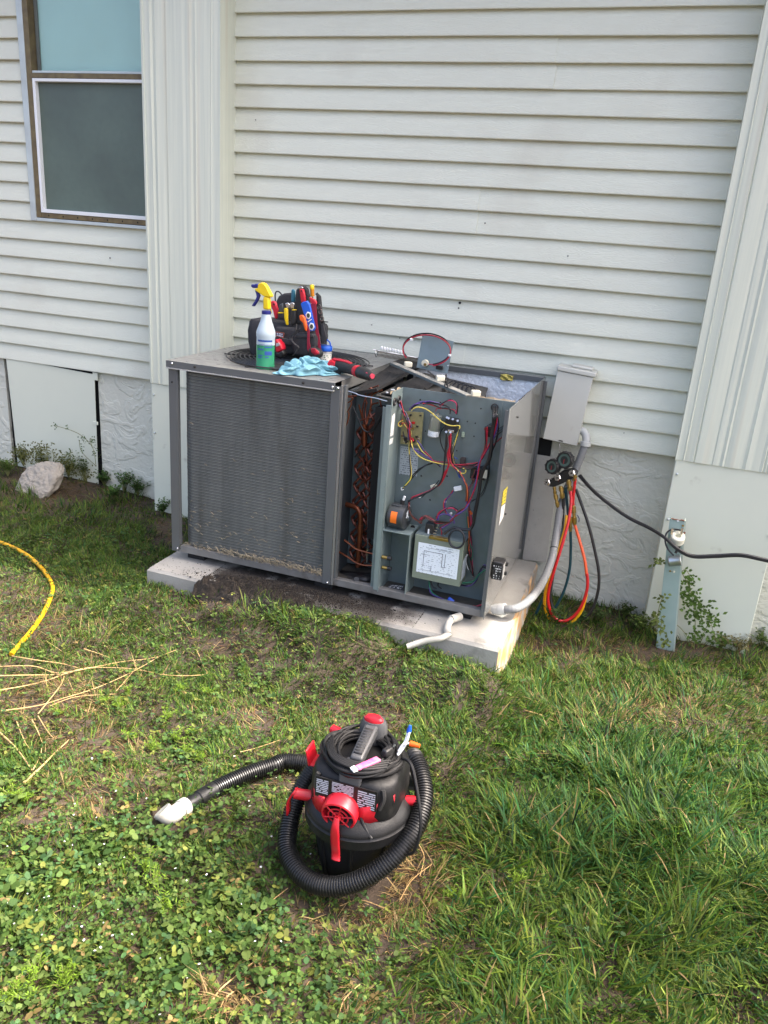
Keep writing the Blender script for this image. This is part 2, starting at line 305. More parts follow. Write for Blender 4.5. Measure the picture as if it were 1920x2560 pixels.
gl = mat('window_glass', (.9, .95, .95), .02, trans=1, spec=.6); nodes(gl)[2].inputs['IOR'].default_value = 1.45
MB().box(WX0 + .06, WX1, .012, .016, 2.19, WZ1).build('pane', gl, wo)
MB().box(WX0 + .085, WX1, .024, .03, 2.12, WZ1).build('blind', mat('blue_blind', (.64, .95, .86), .7, var=.12, vs=4), wo)
MB().box(WX0 + .066, WX0 + .083, .018, .05, 2.19, WZ1).build('reveal', mat('reveal_grey', (.3, .31, .3), .6), wo)
for q in range(7): MB().box(WX0 + .11 + .09 * q, WX0 + .116 + .09 * q, -.0275, -.02, WZ0 + .026, WZ0 + .034).build('weep_hole', dark, wo, smooth=0)
# ------------------------------------------------------------------ concrete pad
conc = mat('concrete', (.36, .35, .315), .85, var=.5, vs=5, vcol=(.22, .21, .185), dirt=((.07, .06, .05), 4.5, .55, .85), bump=.35, bs=120, fine=.15)
n, L, b = nodes(conc)                                         # rust-coloured bleed on the end towards the hoses
g = n.new('ShaderNodeNewGeometry'); sp = n.new('ShaderNodeSeparateXYZ'); L.new(g.outputs['Normal'], sp.inputs[0])
t = n.new('ShaderNodeTexNoise'); t.inputs['Scale'].default_value = 14; t.inputs['Detail'].default_value = 6; L.new(g.outputs['Position'], t.inputs[0])
r = n.new('ShaderNodeMapRange'); r.inputs[1].default_value = .42; r.inputs[2].default_value = .58; L.new(t.outputs[0], r.inputs[0])
mu = n.new('ShaderNodeMath'); mu.operation = 'MULTIPLY'; mu.use_clamp = True; L.new(sp.outputs[0], mu.inputs[0]); L.new(r.outputs[0], mu.inputs[1])
sq = n.new('ShaderNodeSeparateXYZ'); L.new(g.outputs['Position'], sq.inputs[0])       # wet soil, plus shade under the unit painted into the concrete
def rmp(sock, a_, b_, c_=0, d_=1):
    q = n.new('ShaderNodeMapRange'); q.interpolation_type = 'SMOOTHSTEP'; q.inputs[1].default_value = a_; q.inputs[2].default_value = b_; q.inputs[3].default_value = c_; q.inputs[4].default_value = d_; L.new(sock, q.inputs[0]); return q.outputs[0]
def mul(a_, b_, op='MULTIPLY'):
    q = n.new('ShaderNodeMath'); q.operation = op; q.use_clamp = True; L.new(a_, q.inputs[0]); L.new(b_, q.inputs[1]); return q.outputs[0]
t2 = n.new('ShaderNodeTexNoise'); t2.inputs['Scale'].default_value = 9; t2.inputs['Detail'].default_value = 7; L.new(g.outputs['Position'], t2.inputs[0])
band = mul(rmp(sq.outputs[0], -1.75, -1.5), rmp(sq.outputs[0], -.9, -.6, 1, 0)); soil_shade = mul(rmp(mul(band, t2.outputs[0]), .28, .46), rmp(sq.outputs[1], -1.05, -.9, .55, 1))
x0 = n.new('ShaderNodeMix'); x0.data_type = 'RGBA'; L.new(soil_shade, x0.inputs[0]); L.new(b.inputs['Base Color'].links[0].from_socket, x0.inputs[6]); x0.inputs[7].default_value = (.03, .025, .02, 1); L.new(x0.outputs[2], b.inputs['Base Color'])
x = n.new('ShaderNodeMix'); x.data_type = 'RGBA'; L.new(mu.outputs[0], x.inputs[0]); L.new(b.inputs['Base Color'].links[0].from_socket, x.inputs[6]); x.inputs[7].default_value = (.42, .24, .09, 1); L.new(x.outputs[2], b.inputs['Base Color'])
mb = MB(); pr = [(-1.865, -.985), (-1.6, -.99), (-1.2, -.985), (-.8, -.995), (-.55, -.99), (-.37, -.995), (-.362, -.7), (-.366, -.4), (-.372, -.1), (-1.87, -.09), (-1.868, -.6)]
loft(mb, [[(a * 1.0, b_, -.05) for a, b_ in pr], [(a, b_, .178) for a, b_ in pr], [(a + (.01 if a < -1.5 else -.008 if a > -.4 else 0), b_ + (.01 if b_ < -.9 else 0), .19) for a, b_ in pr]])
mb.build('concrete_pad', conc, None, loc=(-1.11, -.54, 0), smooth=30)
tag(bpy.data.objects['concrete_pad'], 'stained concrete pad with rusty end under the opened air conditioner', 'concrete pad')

# ------------------------------------------------------------------ packaged air conditioner
AX0, AX1, AYF, AYB, AZ0, AZ1 = -1.83, -.459, -.854, -.05, .229, 1.04
grey = mat('grey_cabinet_paint', (.092, .1, .104), .38, var=.25, vs=7, vcol=(.12, .122, .12), rvar=.08, dirt=((.15, .14, .12), 8, .63, .35), spec=.5)
topm = mat('weathered_top_paint', (.2, .2, .19), .36, var=.5, vs=9, vcol=(.13, .13, .122), rvar=.12, dirt=((.12, .11, .1), 6, .6, .5), stretch=(1, 3, 1))
tan_ = mat('side_panel_paint', (.17, .172, .163), .16, var=.25, vs=4, vcol=(.14, .14, .132), coat=.4, dirt=((.12, .1, .08), 14, .66, .5), spec=.55)
galv = mat('galvanised', (.15, .195, .2), .42, metal=.35, var=.6, vs=26, vcol=(.2, .25, .26), rvar=.12, dirt=((.085, .105, .11), 7, .6, .5))
galv2 = mat('galvanised_edge', (.24, .305, .3), .4, metal=.3, var=.4, vs=20, vcol=(.18, .22, .22))
blackp = mat('black_plastic', (.014, .014, .015), .42, var=.3, vs=30, vcol=(.04, .04, .04))
foam = mat('black_foam', (.02, .02, .02), .95, bump=.6, bs=90)
steel = mat('bright_steel', (.55, .55, .55), .25, metal=1)
copper = mat('copper_old', (.2, .06, .035), .4, metal=.45, var=.7, vs=35, vcol=(.09, .03, .02), rvar=.15)
copper2 = mat('copper_bright', (.27, .088, .042), .35, metal=.75, var=.6, vs=40, vcol=(.16, .05, .025))
brass = mat('brass', (.48, .33, .1), .3, metal=.9, var=.4, vs=60, vcol=(.2, .13, .05))
cream = mat('cream_plastic', (.68, .64, .5), .5)
ac = thing('air_conditioner', 'grey packaged air conditioner with panels removed, wiring exposed, on concrete pad', 'air conditioner', (-1.14, -.45, .19))
# top plate with round fan opening
fc = Vector((-1.43, -.505, AZ1)); FR = .285
tx0, tx1, ty0, ty1 = AX0 - .006, -1.112, AYF - .008, AYB
mb = MB(); N = 64; vs = []; fs = []
for q in range(N):
    a = 2 * math.pi * (q + .5) / N; c_, s_ = math.cos(a), math.sin(a)
    tt = min(((tx1 - fc.x) / c_ if c_ > 0 else (tx0 - fc.x) / c_) if abs(c_) > 1e-6 else 9, ((ty1 - fc.y) / s_ if s_ > 0 else (ty0 - fc.y) / s_) if abs(s_) > 1e-6 else 9)
    vs += [(fc.x + FR * c_, fc.y + FR * s_, AZ1 - .012), (fc.x + (FR + .006) * c_, fc.y + (FR + .006) * s_, AZ1 + .002), (fc.x + (FR + .02) * c_, fc.y + (FR + .02) * s_, AZ1), (fc.x + tt * c_, fc.y + tt * s_, AZ1)]
for q in range(N):
    k = (q + 1) % N; fs += [(q * 4 + j, k * 4 + j, k * 4 + j + 1, q * 4 + j + 1) for j in range(3)]
mb.add(vs, [f[::-1] for f in fs])
for cx, cy in ((tx0, ty0), (tx1, ty0), (tx1, ty1), (tx0, ty1)):
    near = sorted(range(N), key=lambda q: (vs[q * 4 + 3][0] - cx) ** 2 + (vs[q * 4 + 3][1] - cy) ** 2)[:2]
    o_ = len(mb.v); mb.v.append(Vector((cx, cy, AZ1))); mb.f.append((near[0] * 4 + 3, near[1] * 4 + 3, o_))
tp = mb.build('top_panel', topm, ac, smooth=40)
mb = MB(); mb.box(tx0, tx1, ty0, ty0 + .004, AZ1 - .027, AZ1 - .001); lip = mb.build('top_lip', grey, tp, bev=.0015)
mb = MB(); mb.box(tx0 + .002, tx1 - .002, ty0 - .005, ty0 + .006, AZ1 - .031, AZ1 - .0275); mb.build('lip_hem', mat('bare_edge', (.45, .46, .45), .4, metal=.3), tp)
MB().box(tx0, tx0 + .003, ty0 + .006, ty1, AZ1 - .027, AZ1 - .001).build('top_flange', grey, tp); MB().box(tx1 - .003, tx1, ty0 + .07, ty1, AZ1 - .04, AZ1 - .001).build('top_flange', tan_, tp)
for u, v, mm in ((430, 909, steel), (487, 917, dark), (758, 957, dark), (831, 968, steel)):
    a = P(u, v, y=ty0 - .001); MB().ball(a, .0055, 5).build('screw', mm, lip)
# fan grille and fan
gm = mat('grille_wire', (.022, .022, .024), .45, var=.3, vs=40, vcol=(.06, .055, .05))
MB().lathe([(FR + .001, AZ1 - .012), (FR - .004, .9)], Matrix.Translation((fc.x, fc.y, 0)), 48).build('fan_shroud', dark, ac)
gr = MB()
for q in range(6):
    a = R(15 + 60 * q); gr.tube([fc + Vector((math.cos(a), math.sin(a), 0)) * r_ + Vector((0, 0, .006)) for r_ in (.03, FR + .03)], .0032, 6)
gr = gr.build('fan_grille', gm, ac)
for q in range(15):
    r_ = .035 + q * (FR + .012 - .035) / 14
    MB().tube([fc + Vector((r_ * math.cos(2 * math.pi * k / 56), r_ * math.sin(2 * math.pi * k / 56), .011)) for k in range(56)], .0027, 6, closed=True).build('ring', gm, gr)
mb = MB(); mb.cyl(fc - Vector((0, 0, .12)), fc - Vector((0, 0, .04)), .05, 20); fn = mb.build('fan_motor', blackp, ac)
for q in range(4):
    a = R(90 * q + 20); d = Vector((math.cos(a), math.sin(a), 0)); e = Vector((-d.y, d.x, 0))
    MB().grid(lambda i, j: fc + d * (.05 + .2 * i) + e * ((j - .5) * (.07 + .13 * i)) + Vector((0, 0, -.07 - (j - .5) * .05)), 4, 4).build('fan_blade', mat('fan_blade', (.09, .09, .09), .5), fn, solid=.002)
# posts, rails, base pan
mb = MB(); mb.box(AX0, AX0 + .037, AYF, AYF + .003, AZ0, AZ1 - .03); mb.box(AX0, AX0 + .003, AYF + .003, AYF + .05, AZ0, AZ1 - .03); lp = mb.build('corner_post', grey, ac, bev=.001)
MB().box(AX0 + .0375, AX0 + .041, AYF + .001, AYF + .018, AZ0 + .03, AZ1 - .032).build('post_return', grey, lp, bev=.0007)
a = P(430, 955, y=AYF); MB().ball(a, .004, 5).build('screw', dark, lp); MB().ball(P(444, 1371, y=AYF - .001), .0055, 5).build('screw', steel, lp)
rp = MB().box(-1.128, -1.092, AYF - .003, AYF + .001, AZ0, AZ1 - .012).build('corner_post', grey, ac, bev=.001)
MB().box(-1.091, -1.082, AYF - .001, AYF + .02, AZ0, AZ1 - .008).build('post_return', tan_, rp, bev=.0008)
MB().box(-1.081, -1.073, AYF + .004, AYF + .03, AZ0 + .02, AZ1 - .006).build('post_return', grey, rp, bev=.0008)
MB().ball(P(845, 971, y=AYF - .004), .0055, 5).build('screw', steel, rp); MB().ball(P(818, 1457, y=AYF - .004), .0055, 5).build('screw', steel, rp)
for yy in (AYB - .03,): MB().box(AX0, AX0 + .04, yy, yy + .03, AZ0, AZ1 - .03).build('rear_post', grey, ac, bev=.001)
br = mat('dirty_rail', (.17, .17, .165), .5, var=.7, vs=18, vcol=(.09, .085, .075), dirt=((.05, .04, .03), 9, .58, .8))
mb = MB(); mb.box(AX0 + .04, AX1 - .004, AYF + .002, AYF + .006, AZ0, AZ0 + .028); mb.box(AX0 + .04, AX1 - .004, AYF + .006, AYF + .03, AZ0 + .024, AZ0 + .028); mb.build('base_rail', br, ac, bev=.001)
MB().box(AX0 + .03, AX1 - .006, AYF + .012, AYB, AZ0 + .006, AZ0 + .014).build('base_pan', mat('base_pan', (.075, .07, .06), .7, var=.8, vs=14, vcol=(.03, .027, .022), bump=.3, bs=60), ac)
for fx, fy in ((-1.74, -.78), (-.56, -.78), (-1.74, -.15), (-.56, -.15), (-1.14, -.78)): MB().box(fx - .04, fx + .04, fy - .03, fy + .03, .188, AZ0 + .006).build('foot', foam, ac)
# condenser coil: finned sheet wrapped round the corner, tube rows as real ridges
coil = mat('coil_fins', (.125, .135, .132), .5, metal=.15, var=.75, vs=7, vcol=(.215, .225, .21), stretch=(3, 3, .3), fine=.35, dirt=((.08, .072, .056), 6, .54, .38))
n, L, b = nodes(coil); g = n.new('ShaderNodeNewGeometry'); sp = n.new('ShaderNodeSeparateXYZ'); L.new(g.outputs['Position'], sp.inputs[0])
m1 = n.new('ShaderNodeMath'); m1.operation = 'MULTIPLY'; m1.inputs[1].default_value = 118 / (AZ1 - .035 - .262) * .5 * 2 * math.pi; L.new(sp.outputs[2], m1.inputs[0]); m2 = n.new('ShaderNodeMath'); m2.operation = 'SINE'; L.new(m1.outputs[0], m2.inputs[0])
m3 = n.new('ShaderNodeMapRange'); m3.inputs[1].default_value = -.3; m3.inputs[2].default_value = .9; m3.inputs[4].default_value = .42; L.new(m2.outputs[0], m3.inputs[0]); x = n.new('ShaderNodeMix'); x.data_type = 'RGBA'; L.new(m3.outputs[0], x.inputs[0]); L.new(b.inputs['Base Color'].links[0].from_socket, x.inputs[6]); x.inputs[7].default_value = (.03, .032, .032, 1); L.new(x.outputs[2], b.inputs['Base Color'])   # dark slots between tube rows
path = [(-1.13, -.834), (-1.3, -.834), (-1.5, -.834), (-1.725, -.834)] + [(-1.725 - .06 * math.sin(R(q)), -.774 - .06 * math.cos(R(q))) for q in (15, 30, 45, 60, 75, 90)] + [(-1.785, -.5), (-1.785, -.12)]
nrm = [(0, -1)] * 4 + [(-math.sin(R(q)), -math.cos(R(q))) for q in (15, 30, 45, 60, 75, 90)] + [(-1, 0)] * 2
z0c, z1c, rows = .262, AZ1 - .035, 118; vs = []; m_ = len(path); jit = [random.uniform(-.4, .4) for _ in range(rows)]
lv = [(z0c + (z1c - z0c) * (q + f) / rows, d) for q in range(rows) for f, d in ((0, 0), (.28, .0036 + .0012 * jit[q]), (.62, .0036 + .0012 * jit[q]), (.78, 0))] + [(z1c, 0)]
for z, d in lv: vs += [(px + nx_ * d, py + ny_ * d, z) for (px, py), (nx_, ny_) in zip(path, nrm)]
mb = MB(); mb.add(vs, [(j * m_ + q + 1, j * m_ + q, (j + 1) * m_ + q, (j + 1) * m_ + q + 1) for j in range(len(lv) - 1) for q in range(m_ - 1)]); cl = mb.build('condenser_coil', coil, ac, smooth=20)
MB().box(-1.77, -1.13, -.80, -.79, z0c, z1c).build('coil_core', dark, cl, smooth=0)
# straw and lint blown against the fins, heaped along the rail
lint = mat('lint', (.34, .29, .2), .9, var=.6, vs=40, vcol=(.2, .16, .1)); mb = MB()
for q in range(420):
    low = q < 300; xx = random.uniform(-1.76, -1.14) if not low else min(-1.14, max(-1.76, random.gauss(-1.38, .18))); zz = AZ0 + .035 + abs(random.gauss(0, .012)) if low else z0c + abs(random.gauss(.04, .16))
    if zz > .9: continue
    c_ = Vector((xx, AYF - (.001 if low else -.012) + random.uniform(-.004, .006), zz)); l_ = random.uniform(.006, .016) if low else random.uniform(.004, .013); a = random.uniform(0, 6.3) if low else random.gauss(0, .6)
    d = Vector((math.cos(a), random.uniform(-.3, .1), math.sin(a) * .8)) * l_
    mb.tube(cr([c_ - d, c_ + Vector((random.uniform(-.004, .004), -.003, .004)), c_ + d], 3), .0009, 3)
tag(mb.build('lint', lint, cl), kind='stuff')
# dark middle bay: plates, copper
MB().box(-1.118, -1.1, -.80, -.08, AZ0 + .01, AZ1 - .05).build('bay_side_plate', mat('bay_plate', (.05, .06, .068), .6, var=.5, vs=10), ac)
MB().box(-1.112, -.9, -.42, -.41, AZ0 + .01, AZ1 - .06).build('bay_back_plate', dark, ac, smooth=0)
Q = K(760, 900, 6.9125); S = K(820, 1200, 6.911); YE = -.66
a0 = Q(890, 340, y=YE); a1 = Q(1450, 440, y=YE)
MB().box(a0.x, a1.x + .05, YE, YE + .004, .25, .985).build('coil_end_plate', galv, ac, bev=.001)
MB().box(a0.x - .10, a0.x + .002, YE + .05, YE + .054, .25, .93).build('baffle_plate', mat('baffle', (.09, .11, .125), .6, var=.5, vs=9), ac)
def zig(px_, z0, z1, name='return_bend', step=.042, w_=.018, mm=copper, r_=.0048, y=YE - .012, ph=0):
    q = 0; z = z0
    while z < z1:
        s_ = 1 if (q + ph) % 2 else -1
        MB().tube(cr([(px_ - w_ * s_ * .8, y + .012, z), (px_ - w_ * s_ * .8, y - .012, z + .002), (px_, y - .022, z + step * .5), (px_ + w_ * s_ * .8, y - .012, z + step - .002), (px_ + w_ * s_ * .8, y + .012, z + step)], 3), r_, 6).build(name, mm, ac); z += step * .86; q += 1
xa, xb = S(500, 700, y=YE).x, S(770, 700, y=YE).x
zig(xa, .28, .84, ph=0); zig(xa + .012, .30, .84, ph=1, y=YE - .008); zig(xb - .018, .26, .88, ph=1, y=YE - .02); zig((xa + xb) / 2 + .004, .29, .70, ph=1, y=YE - .004); zig(xb, .28, .84, ph=0, w_=.02)
hx = Q(690, 900, x=None, y=AYF + .06).x                      # condenser header bends peeping past the post
for q in range(17):
    z = .30 + q * .042; MB().tube(cr([(hx - .02, AYF + .045, z), (hx + .001, AYF + .035, z + .004), (hx + .006, AYF + .03, z + .014), (hx + .001, AYF + .035, z + .024), (hx - .02, AYF + .045, z + .028)], 3), .0042, 6).build('header_bend', copper, ac)
for pts in ([(700, 620), (760, 635), (830, 650), (845, 668), (800, 715), (740, 742), (695, 740)], [(820, 720), (815, 770), (780, 850), (740, 905), (690, 915)], [(772, 900), (775, 960), (755, 1060), (720, 1140), (680, 1150)], [(700, 622), (910, 622)], [(700, 520), (900, 580), (930, 600), (1060, 630), (1240, 660), (1380, 700), (1440, 715)]):
    MB().tube(cr([Q(a, b_, y=-.78) for a, b_ in pts], 5), .0026, 6).build('capillary_tube', copper2 if pts[0][1] > 600 else steel, ac)
for pts in ([(1290, 440), (1180, 490), (1180, 560), (1100, 620), (1040, 720), (1010, 900), (1040, 1100)], [(1350, 520), (1250, 560), (1170, 620), (1160, 760), (1130, 900), (1070, 1120)], [(1340, 630), (1310, 660), (1330, 780), (1350, 880), (1290, 1000), (1180, 1060), (1090, 1250)], [(950, 770), (980, 900), (1010, 1010), (1060, 1120)], [(1080, 720), (1060, 880), (1070, 1120)], [(1160, 480), (1080, 540), (1060, 660), (1090, 760)], [(1280, 740), (1170, 780), (1130, 960), (1080, 1110)], [(970, 1045), (1080, 1010), (1250, 960), (1330, 900)], [(1060, 1520), (1090, 1750), (1110, 1900), (1150, 2000)], [(1010, 1700), (1050, 1900), (1120, 2080), (1150, 2190)], [(1000, 1880), (1050, 2100), (1080, 2212)], [(1130, 1000), (1250, 900), (1350, 820)]):
    MB().tube(cr([Q(a, b_, y=YE - .035 + random.uniform(-.012, .012)) for a, b_ in pts], 5), .0032, 6).build('feeder_tube', copper if random.random() < .7 else copper2, ac)
for pts, r_ in (([(940, 1000), (1010, 1180), (1110, 1245), (1210, 1180), (1310, 1000), (1380, 900)], .0035), ([(1130, 1240), (1250, 1080), (1380, 900)], .003), ([(850, 800), (900, 930), (950, 1040)], .003), ([(880, 1680), (960, 1570), (1010, 1500)], .0035), ([(930, 1680), (1010, 1560)], .003)):
    MB().tube(cr([Q(a, b_, y=YE - .06) for a, b_ in pts], 5), r_, 6).build('bay_wire', blackp, ac)
MB().cyl(Q(1045, 1110, y=YE - .04), Q(1045, 1480, y=YE - .04), .011, 12).build('distributor', copper2, ac)
MB().tube(cr([S(215, 400, y=-.70), S(320, 420, y=-.71), S(470, 470, y=-.72), S(545, 550, y=-.725), S(560, 680, y=-.725), S(555, 900, y=-.725), S(530, 1250, y=-.725), S(515, 1500, y=-.725)], 6), .0105, 12).build('suction_line', copper2, ac)
MB().cyl(S(562, 770, y=-.725), S(557, 900, y=-.725), .0125, 12).build('coupling', copper2, ac)
for pts in ([(280, 1040), (380, 1110), (480, 1190), (620, 1235), (790, 1280)], [(185, 1240), (340, 1330), (490, 1430), (620, 1470), (770, 1478)]):
    MB().tube(cr([S(a, b_, y=-.76) for a, b_ in pts], 5), .0042, 8).build('liquid_line', copper2, ac)
MB().cyl(S(685, 1180, y=-.70), S(675, 1430, y=-.70), .008, 10).build('service_valve', steel, ac)
MB().tube([S(690, 0, y=-.70), S(690, 700, y=-.70), S(685, 1190, y=-.70)], .003, 6).build('sensor_tube', mat('grey_tube', (.12, .12, .11), .5), ac)
MB().cyl(S(490, 1720, y=-.83), S(470, 1690, y=-.75), .011, 14).build('drain_fitting', blackp, ac)
MB().grid(lambda i, j: S(220 + 560 * i, 1560 + 60 * j + 50 * i, y=-.74) + Vector((0, -.05 * j, 0)), 4, 2).build('drain_pan', blackp, ac, solid=.003)
# ------------------------------------------------------------------ control bay and blower bay
E = K(940, 980, 4.879); G = K(940, 1230, 4.879); YP = -.735; XL = -.889
MB().box(XL, AX1 - .004, YP, YP + .003, AZ0 + .014, 1.034).build('control_panel', galv, ac, bev=.0006)
jm = MB().box(XL - .003, XL, AYF, YP, AZ0 + .014, 1.034).build('bay_jamb', galv2, ac, bev=.0006)
MB().box(XL - .022, XL - .0035, AYF - .001, AYF + .002, AZ0 + .02, .985).build('jamb_flange', galv2, jm, bev=.0008)
MB().box(XL - .036, XL - .0225, AYF + .006, AYF + .009, AZ0 + .02, .975).build('jamb_flange', galv, jm, bev=.0008)
mb = MB(); mb.quad(E(172, 545, x=XL + .001), E(212, 528, x=XL + .001), E(233, 255, x=XL + .001), E(196, 290, x=XL + .001)); mb.build('sticker', print_mat('jamb_sticker', (.8, .82, .8), (.6, .62, .6), 4, 12, .4), jm)
mb = MB(); mb.quad(E(160, 648, x=XL + .001), E(200, 625, x=XL + .001), E(212, 555, x=XL + .001), E(170, 575, x=XL + .001)); mb.build('sticker', MATS['jamb_sticker'], jm)
for X_, Y_ in ((222, 118), (272, 92)): MB().tube([E(X_, Y_, x=XL) + Vector((.002, .012 * math.cos(k), .012 * math.sin(k))) for k in np.linspace(0, 6.283, 13)[:-1]], .004, 6, closed=True).build('grommet', blackp, jm)
# side panel with front flange and rear trim
sp_ = MB().box(AX1 - .003, AX1, -.866, AYB, AZ0, 1.033).build('side_panel', tan_, ac, bev=.0008)
MB().box(AX1 - .016, AX1 - .0035, -.866, -.863, AZ0 + .01, 1.028).build('side_flange', grey, sp_, bev=.0006)
MB().box(AX1 + .0005, AX1 + .012, AYB - .05, AYB - .035, AZ0 + .01, 1.02).build('rear_trim', grey, sp_, bev=.001)
MB().box(AX1 + .0005, AX1 + .007, AYB - .024, AYB - .002, AZ0 + .01, 1.015).build('rear_trim', grey, sp_, bev=.001)
C2 = K(820, 800, 2.765)
mb = MB(); mb.quad(C2(1181, 1425, x=AX1 + .0012), C2(1212, 1360, x=AX1 + .0012), C2(1226, 1268, x=AX1 + .0012), C2(1199, 1290, x=AX1 + .0012)); mb.build('warning_sticker', print_mat('warn_white', (.8, .8, .78), (.35, .35, .35), 5, 14, .5), sp_)
mb = MB(); mb.quad(C2(1199, 1289, x=AX1 + .0012), C2(1226, 1267, x=AX1 + .0012), C2(1242, 1150, x=AX1 + .0012), C2(1213, 1185, x=AX1 + .0012)); mb.build('warning_sticker', print_mat('warn_yellow', (.75, .62, .03), (.03, .03, .02), 2, 5, .4, thresh=.4), sp_)
for u, v in ((1294, 1043), (1264, 1285)): MB().ball(P(u, v, x=AX1 + .001), .004, 5).build('screw', dark, sp_)
# shelf and open cubby under it, corner divider
shz = .50; dx = -.779
cb_ = MB().box(XL + .001, dx, AYF + .002, YP - .001, shz, shz + .003).build('shelf', galv2, ac, bev=.0006)
MB().box(dx - .002, dx, AYF + .002, YP - .001, AZ0 + .016, shz - .001).build('divider', galv2, ac, bev=.0006)
MB().cyl(G(447, 432, z=shz + .002), G(447, 432, z=shz + .0042), .009, 14).build('knockout', dark, cb_)
mb = MB(); a = AZ0 + .0155; mb.quad(G(95, 1195, z=a), G(305, 1245, z=a), G(345, 1140, z=a), G(180, 1125, z=a)); mb.build('floor_sticker', print_mat('floor_sticker', (.04, .04, .05), (.75, .75, .75), 5, 4, .6, thresh=.5), ac)
for Y_ in (790, 915):
    a = G(75, Y_, x=XL + .004); MB().cyl(a, a + Vector((.022, 0, 0)), .007, 10).build('test_port', brass, ac); MB().cyl(a + Vector((.022, 0, 0)), a + Vector((.038, 0, 0)), .0085, 10).build('port_cap', blackp, ac)
# wiring cover box hung on the panel, with the diagram
yb = -.838
fl, frt, fbl, fbr = G(490, 515, y=yb), G(1075, 628, y=yb), G(430, 1035, y=yb), G(1005, 1160, y=yb)
bx0, bx1, bz0, bz1 = (fl.x + fbl.x) / 2 - .001, (frt.x + fbr.x) / 2 + .002, (fbl.z + fbr.z) / 2, (fl.z + frt.z) / 2
olive = mat('olive_cover', (.2, .235, .18), .45, var=.25, vs=12)
cv = MB().box(bx0, bx1, yb, YP - .002, bz0, bz1).build('wiring_cover', olive, ac, bev=.0015)
MB().box(bx0 - .0005, bx1 + .0005, yb + .004, YP - .001, bz1 + .0005, bz1 + .0015).build('cover_top', galv, cv)
lx0, lx1, lz0, lz1 = bx0 + .016, bx1 - .014, bz0 + .028, bz1 - .028
mb = MB(); mb.quad((lx0, yb - .001, lz0), (lx1, yb - .001, lz0), (lx1, yb - .001, lz1), (lx0, yb - .001, lz1)); wd = mb.build('wiring_diagram', print_mat('diagram', (.72, .78, .82), (.3, .34, .38), 7, 16, .32, thresh=.56), cv)
ink = mat('ink', (.12, .13, .15), .6); wl, wh = lx1 - lx0, lz1 - lz0
for a, b_, c_, d in ((.15, .22, .16, .75), (.15, .74, .62, .755), (.6, .30, .613, .75), (.67, .30, .683, .75), (.6, .3, .68, .31), (.08, .62, .3, .63), (.35, .12, .36, .28), (.1, .1, .9, .108), (.2, .86, .85, .868)):
    MB().box(lx0 + a * wl, lx0 + c_ * wl, yb - .0016, yb - .0011, lz0 + b_ * wh, lz0 + d * wh).build('diagram_line', ink, wd, smooth=0)
mb = MB(); mb.quad((bx1 + .001, yb + .01, bz0 + .02), (bx1 + .001, YP - .03, bz0 + .02), (bx1 + .001, YP - .03, bz1 - .06), (bx1 + .001, yb + .01, bz1 - .075)); mb.build('side_sticker', MATS['diagram'], cv)
MB().box(G(648, 530, y=yb).x, G(890, 580, y=yb).x, yb - .002, yb + .02, bz1 - .007, bz1 + .003).build('latch_plate', brass, cv, bev=.0008)
tbm = MB(); a = G(665, 440, y=-.79); tbm.box(a.x - .016, a.x + .018, -.81, -.77, bz1 + .001, bz1 + .04); tbo = tbm.build('terminal_block', blackp, ac, bev=.002)
for q in range(4): MB().box(a.x + .0185, a.x + .03, -.812 + .01 * q, -.806 + .01 * q, bz1 + .008 * q + .006, bz1 + .008 * q + .01).build('terminal_tab', steel, tbo)
MB().box(a.x - .003, a.x + .002, -.816, -.8105, bz1 + .002, bz1 + .02).build('white_post', white, tbo)
# circuit board
pcb = mat('circuit_board', (.32, .29, .13), .5, var=.7, vs=70, vcol=(.2, .19, .09), fine=.4)
ya = YP - .018; p0, p1, p2, p3 = E(296, 632, y=ya), E(550, 658, y=ya), E(580, 250, y=ya), E(318, 235, y=ya)
bd = MB().prism([p0, p1, p2, p3], (0, .003, 0)).build('circuit_board', pcb, ac)
pw_, ph_ = p1 - p0, p3 - p0
for q in range(26):
    a, b_ = random.uniform(.08, .9), random.uniform(.06, .94); c_ = p0 + pw_ * a + ph_ * b_; s_ = random.uniform(.002, .006)
    MB().box(c_.x - s_, c_.x + s_, ya - random.uniform(.004, .014), ya - .0005, c_.z - s_ * .7, c_.z + s_ * .7).build('board_component', random.choice((blackp, blackp, steel, brass, mat('red_plastic', (.5, .02, .02), .4), mat('brown_part', (.12, .05, .02), .5))), bd)
# capacitor
cp0 = E(695, 545, y=YP - .03); cp1 = E(735, 285, y=YP - .03); cax = (cp1 - cp0); cax.y = 0; hh = cax.length
cpo = MB().lathe([(.0, 0), (.019, .0), (.0205, .002), (.0205, hh - .004), (.0225, hh - .002), (.0225, hh), (.018, hh + .001), (0, hh)], fr(cp0, cax), 24).build('capacitor', mat('capacitor_can', (.3, .33, .3), .35, metal=.5), ac)
mb = MB(); m_ = fr(cp0, cax); o_ = 0
lab = [[m_ @ Vector((.0209 * math.cos(a), .0209 * math.sin(a), z)) for a in np.linspace(0, 6.283, 25)] for z in (.004, .024)]
for k in range(24): mb.quad(lab[0][k], lab[0][k + 1], lab[1][k + 1], lab[1][k])
mb.build('capacitor_label', print_mat('cap_label', (.75, .8, .82), (.2, .22, .25), 1.2, 5, .5), cpo)
for dx_ in (-.008, .008): MB().box(cp1.x + dx_ - .003, cp1.x + dx_ + .003, cp1.y - .003, cp1.y + .003, cp1.z, cp1.z + .01).build('terminal', steel, cpo)
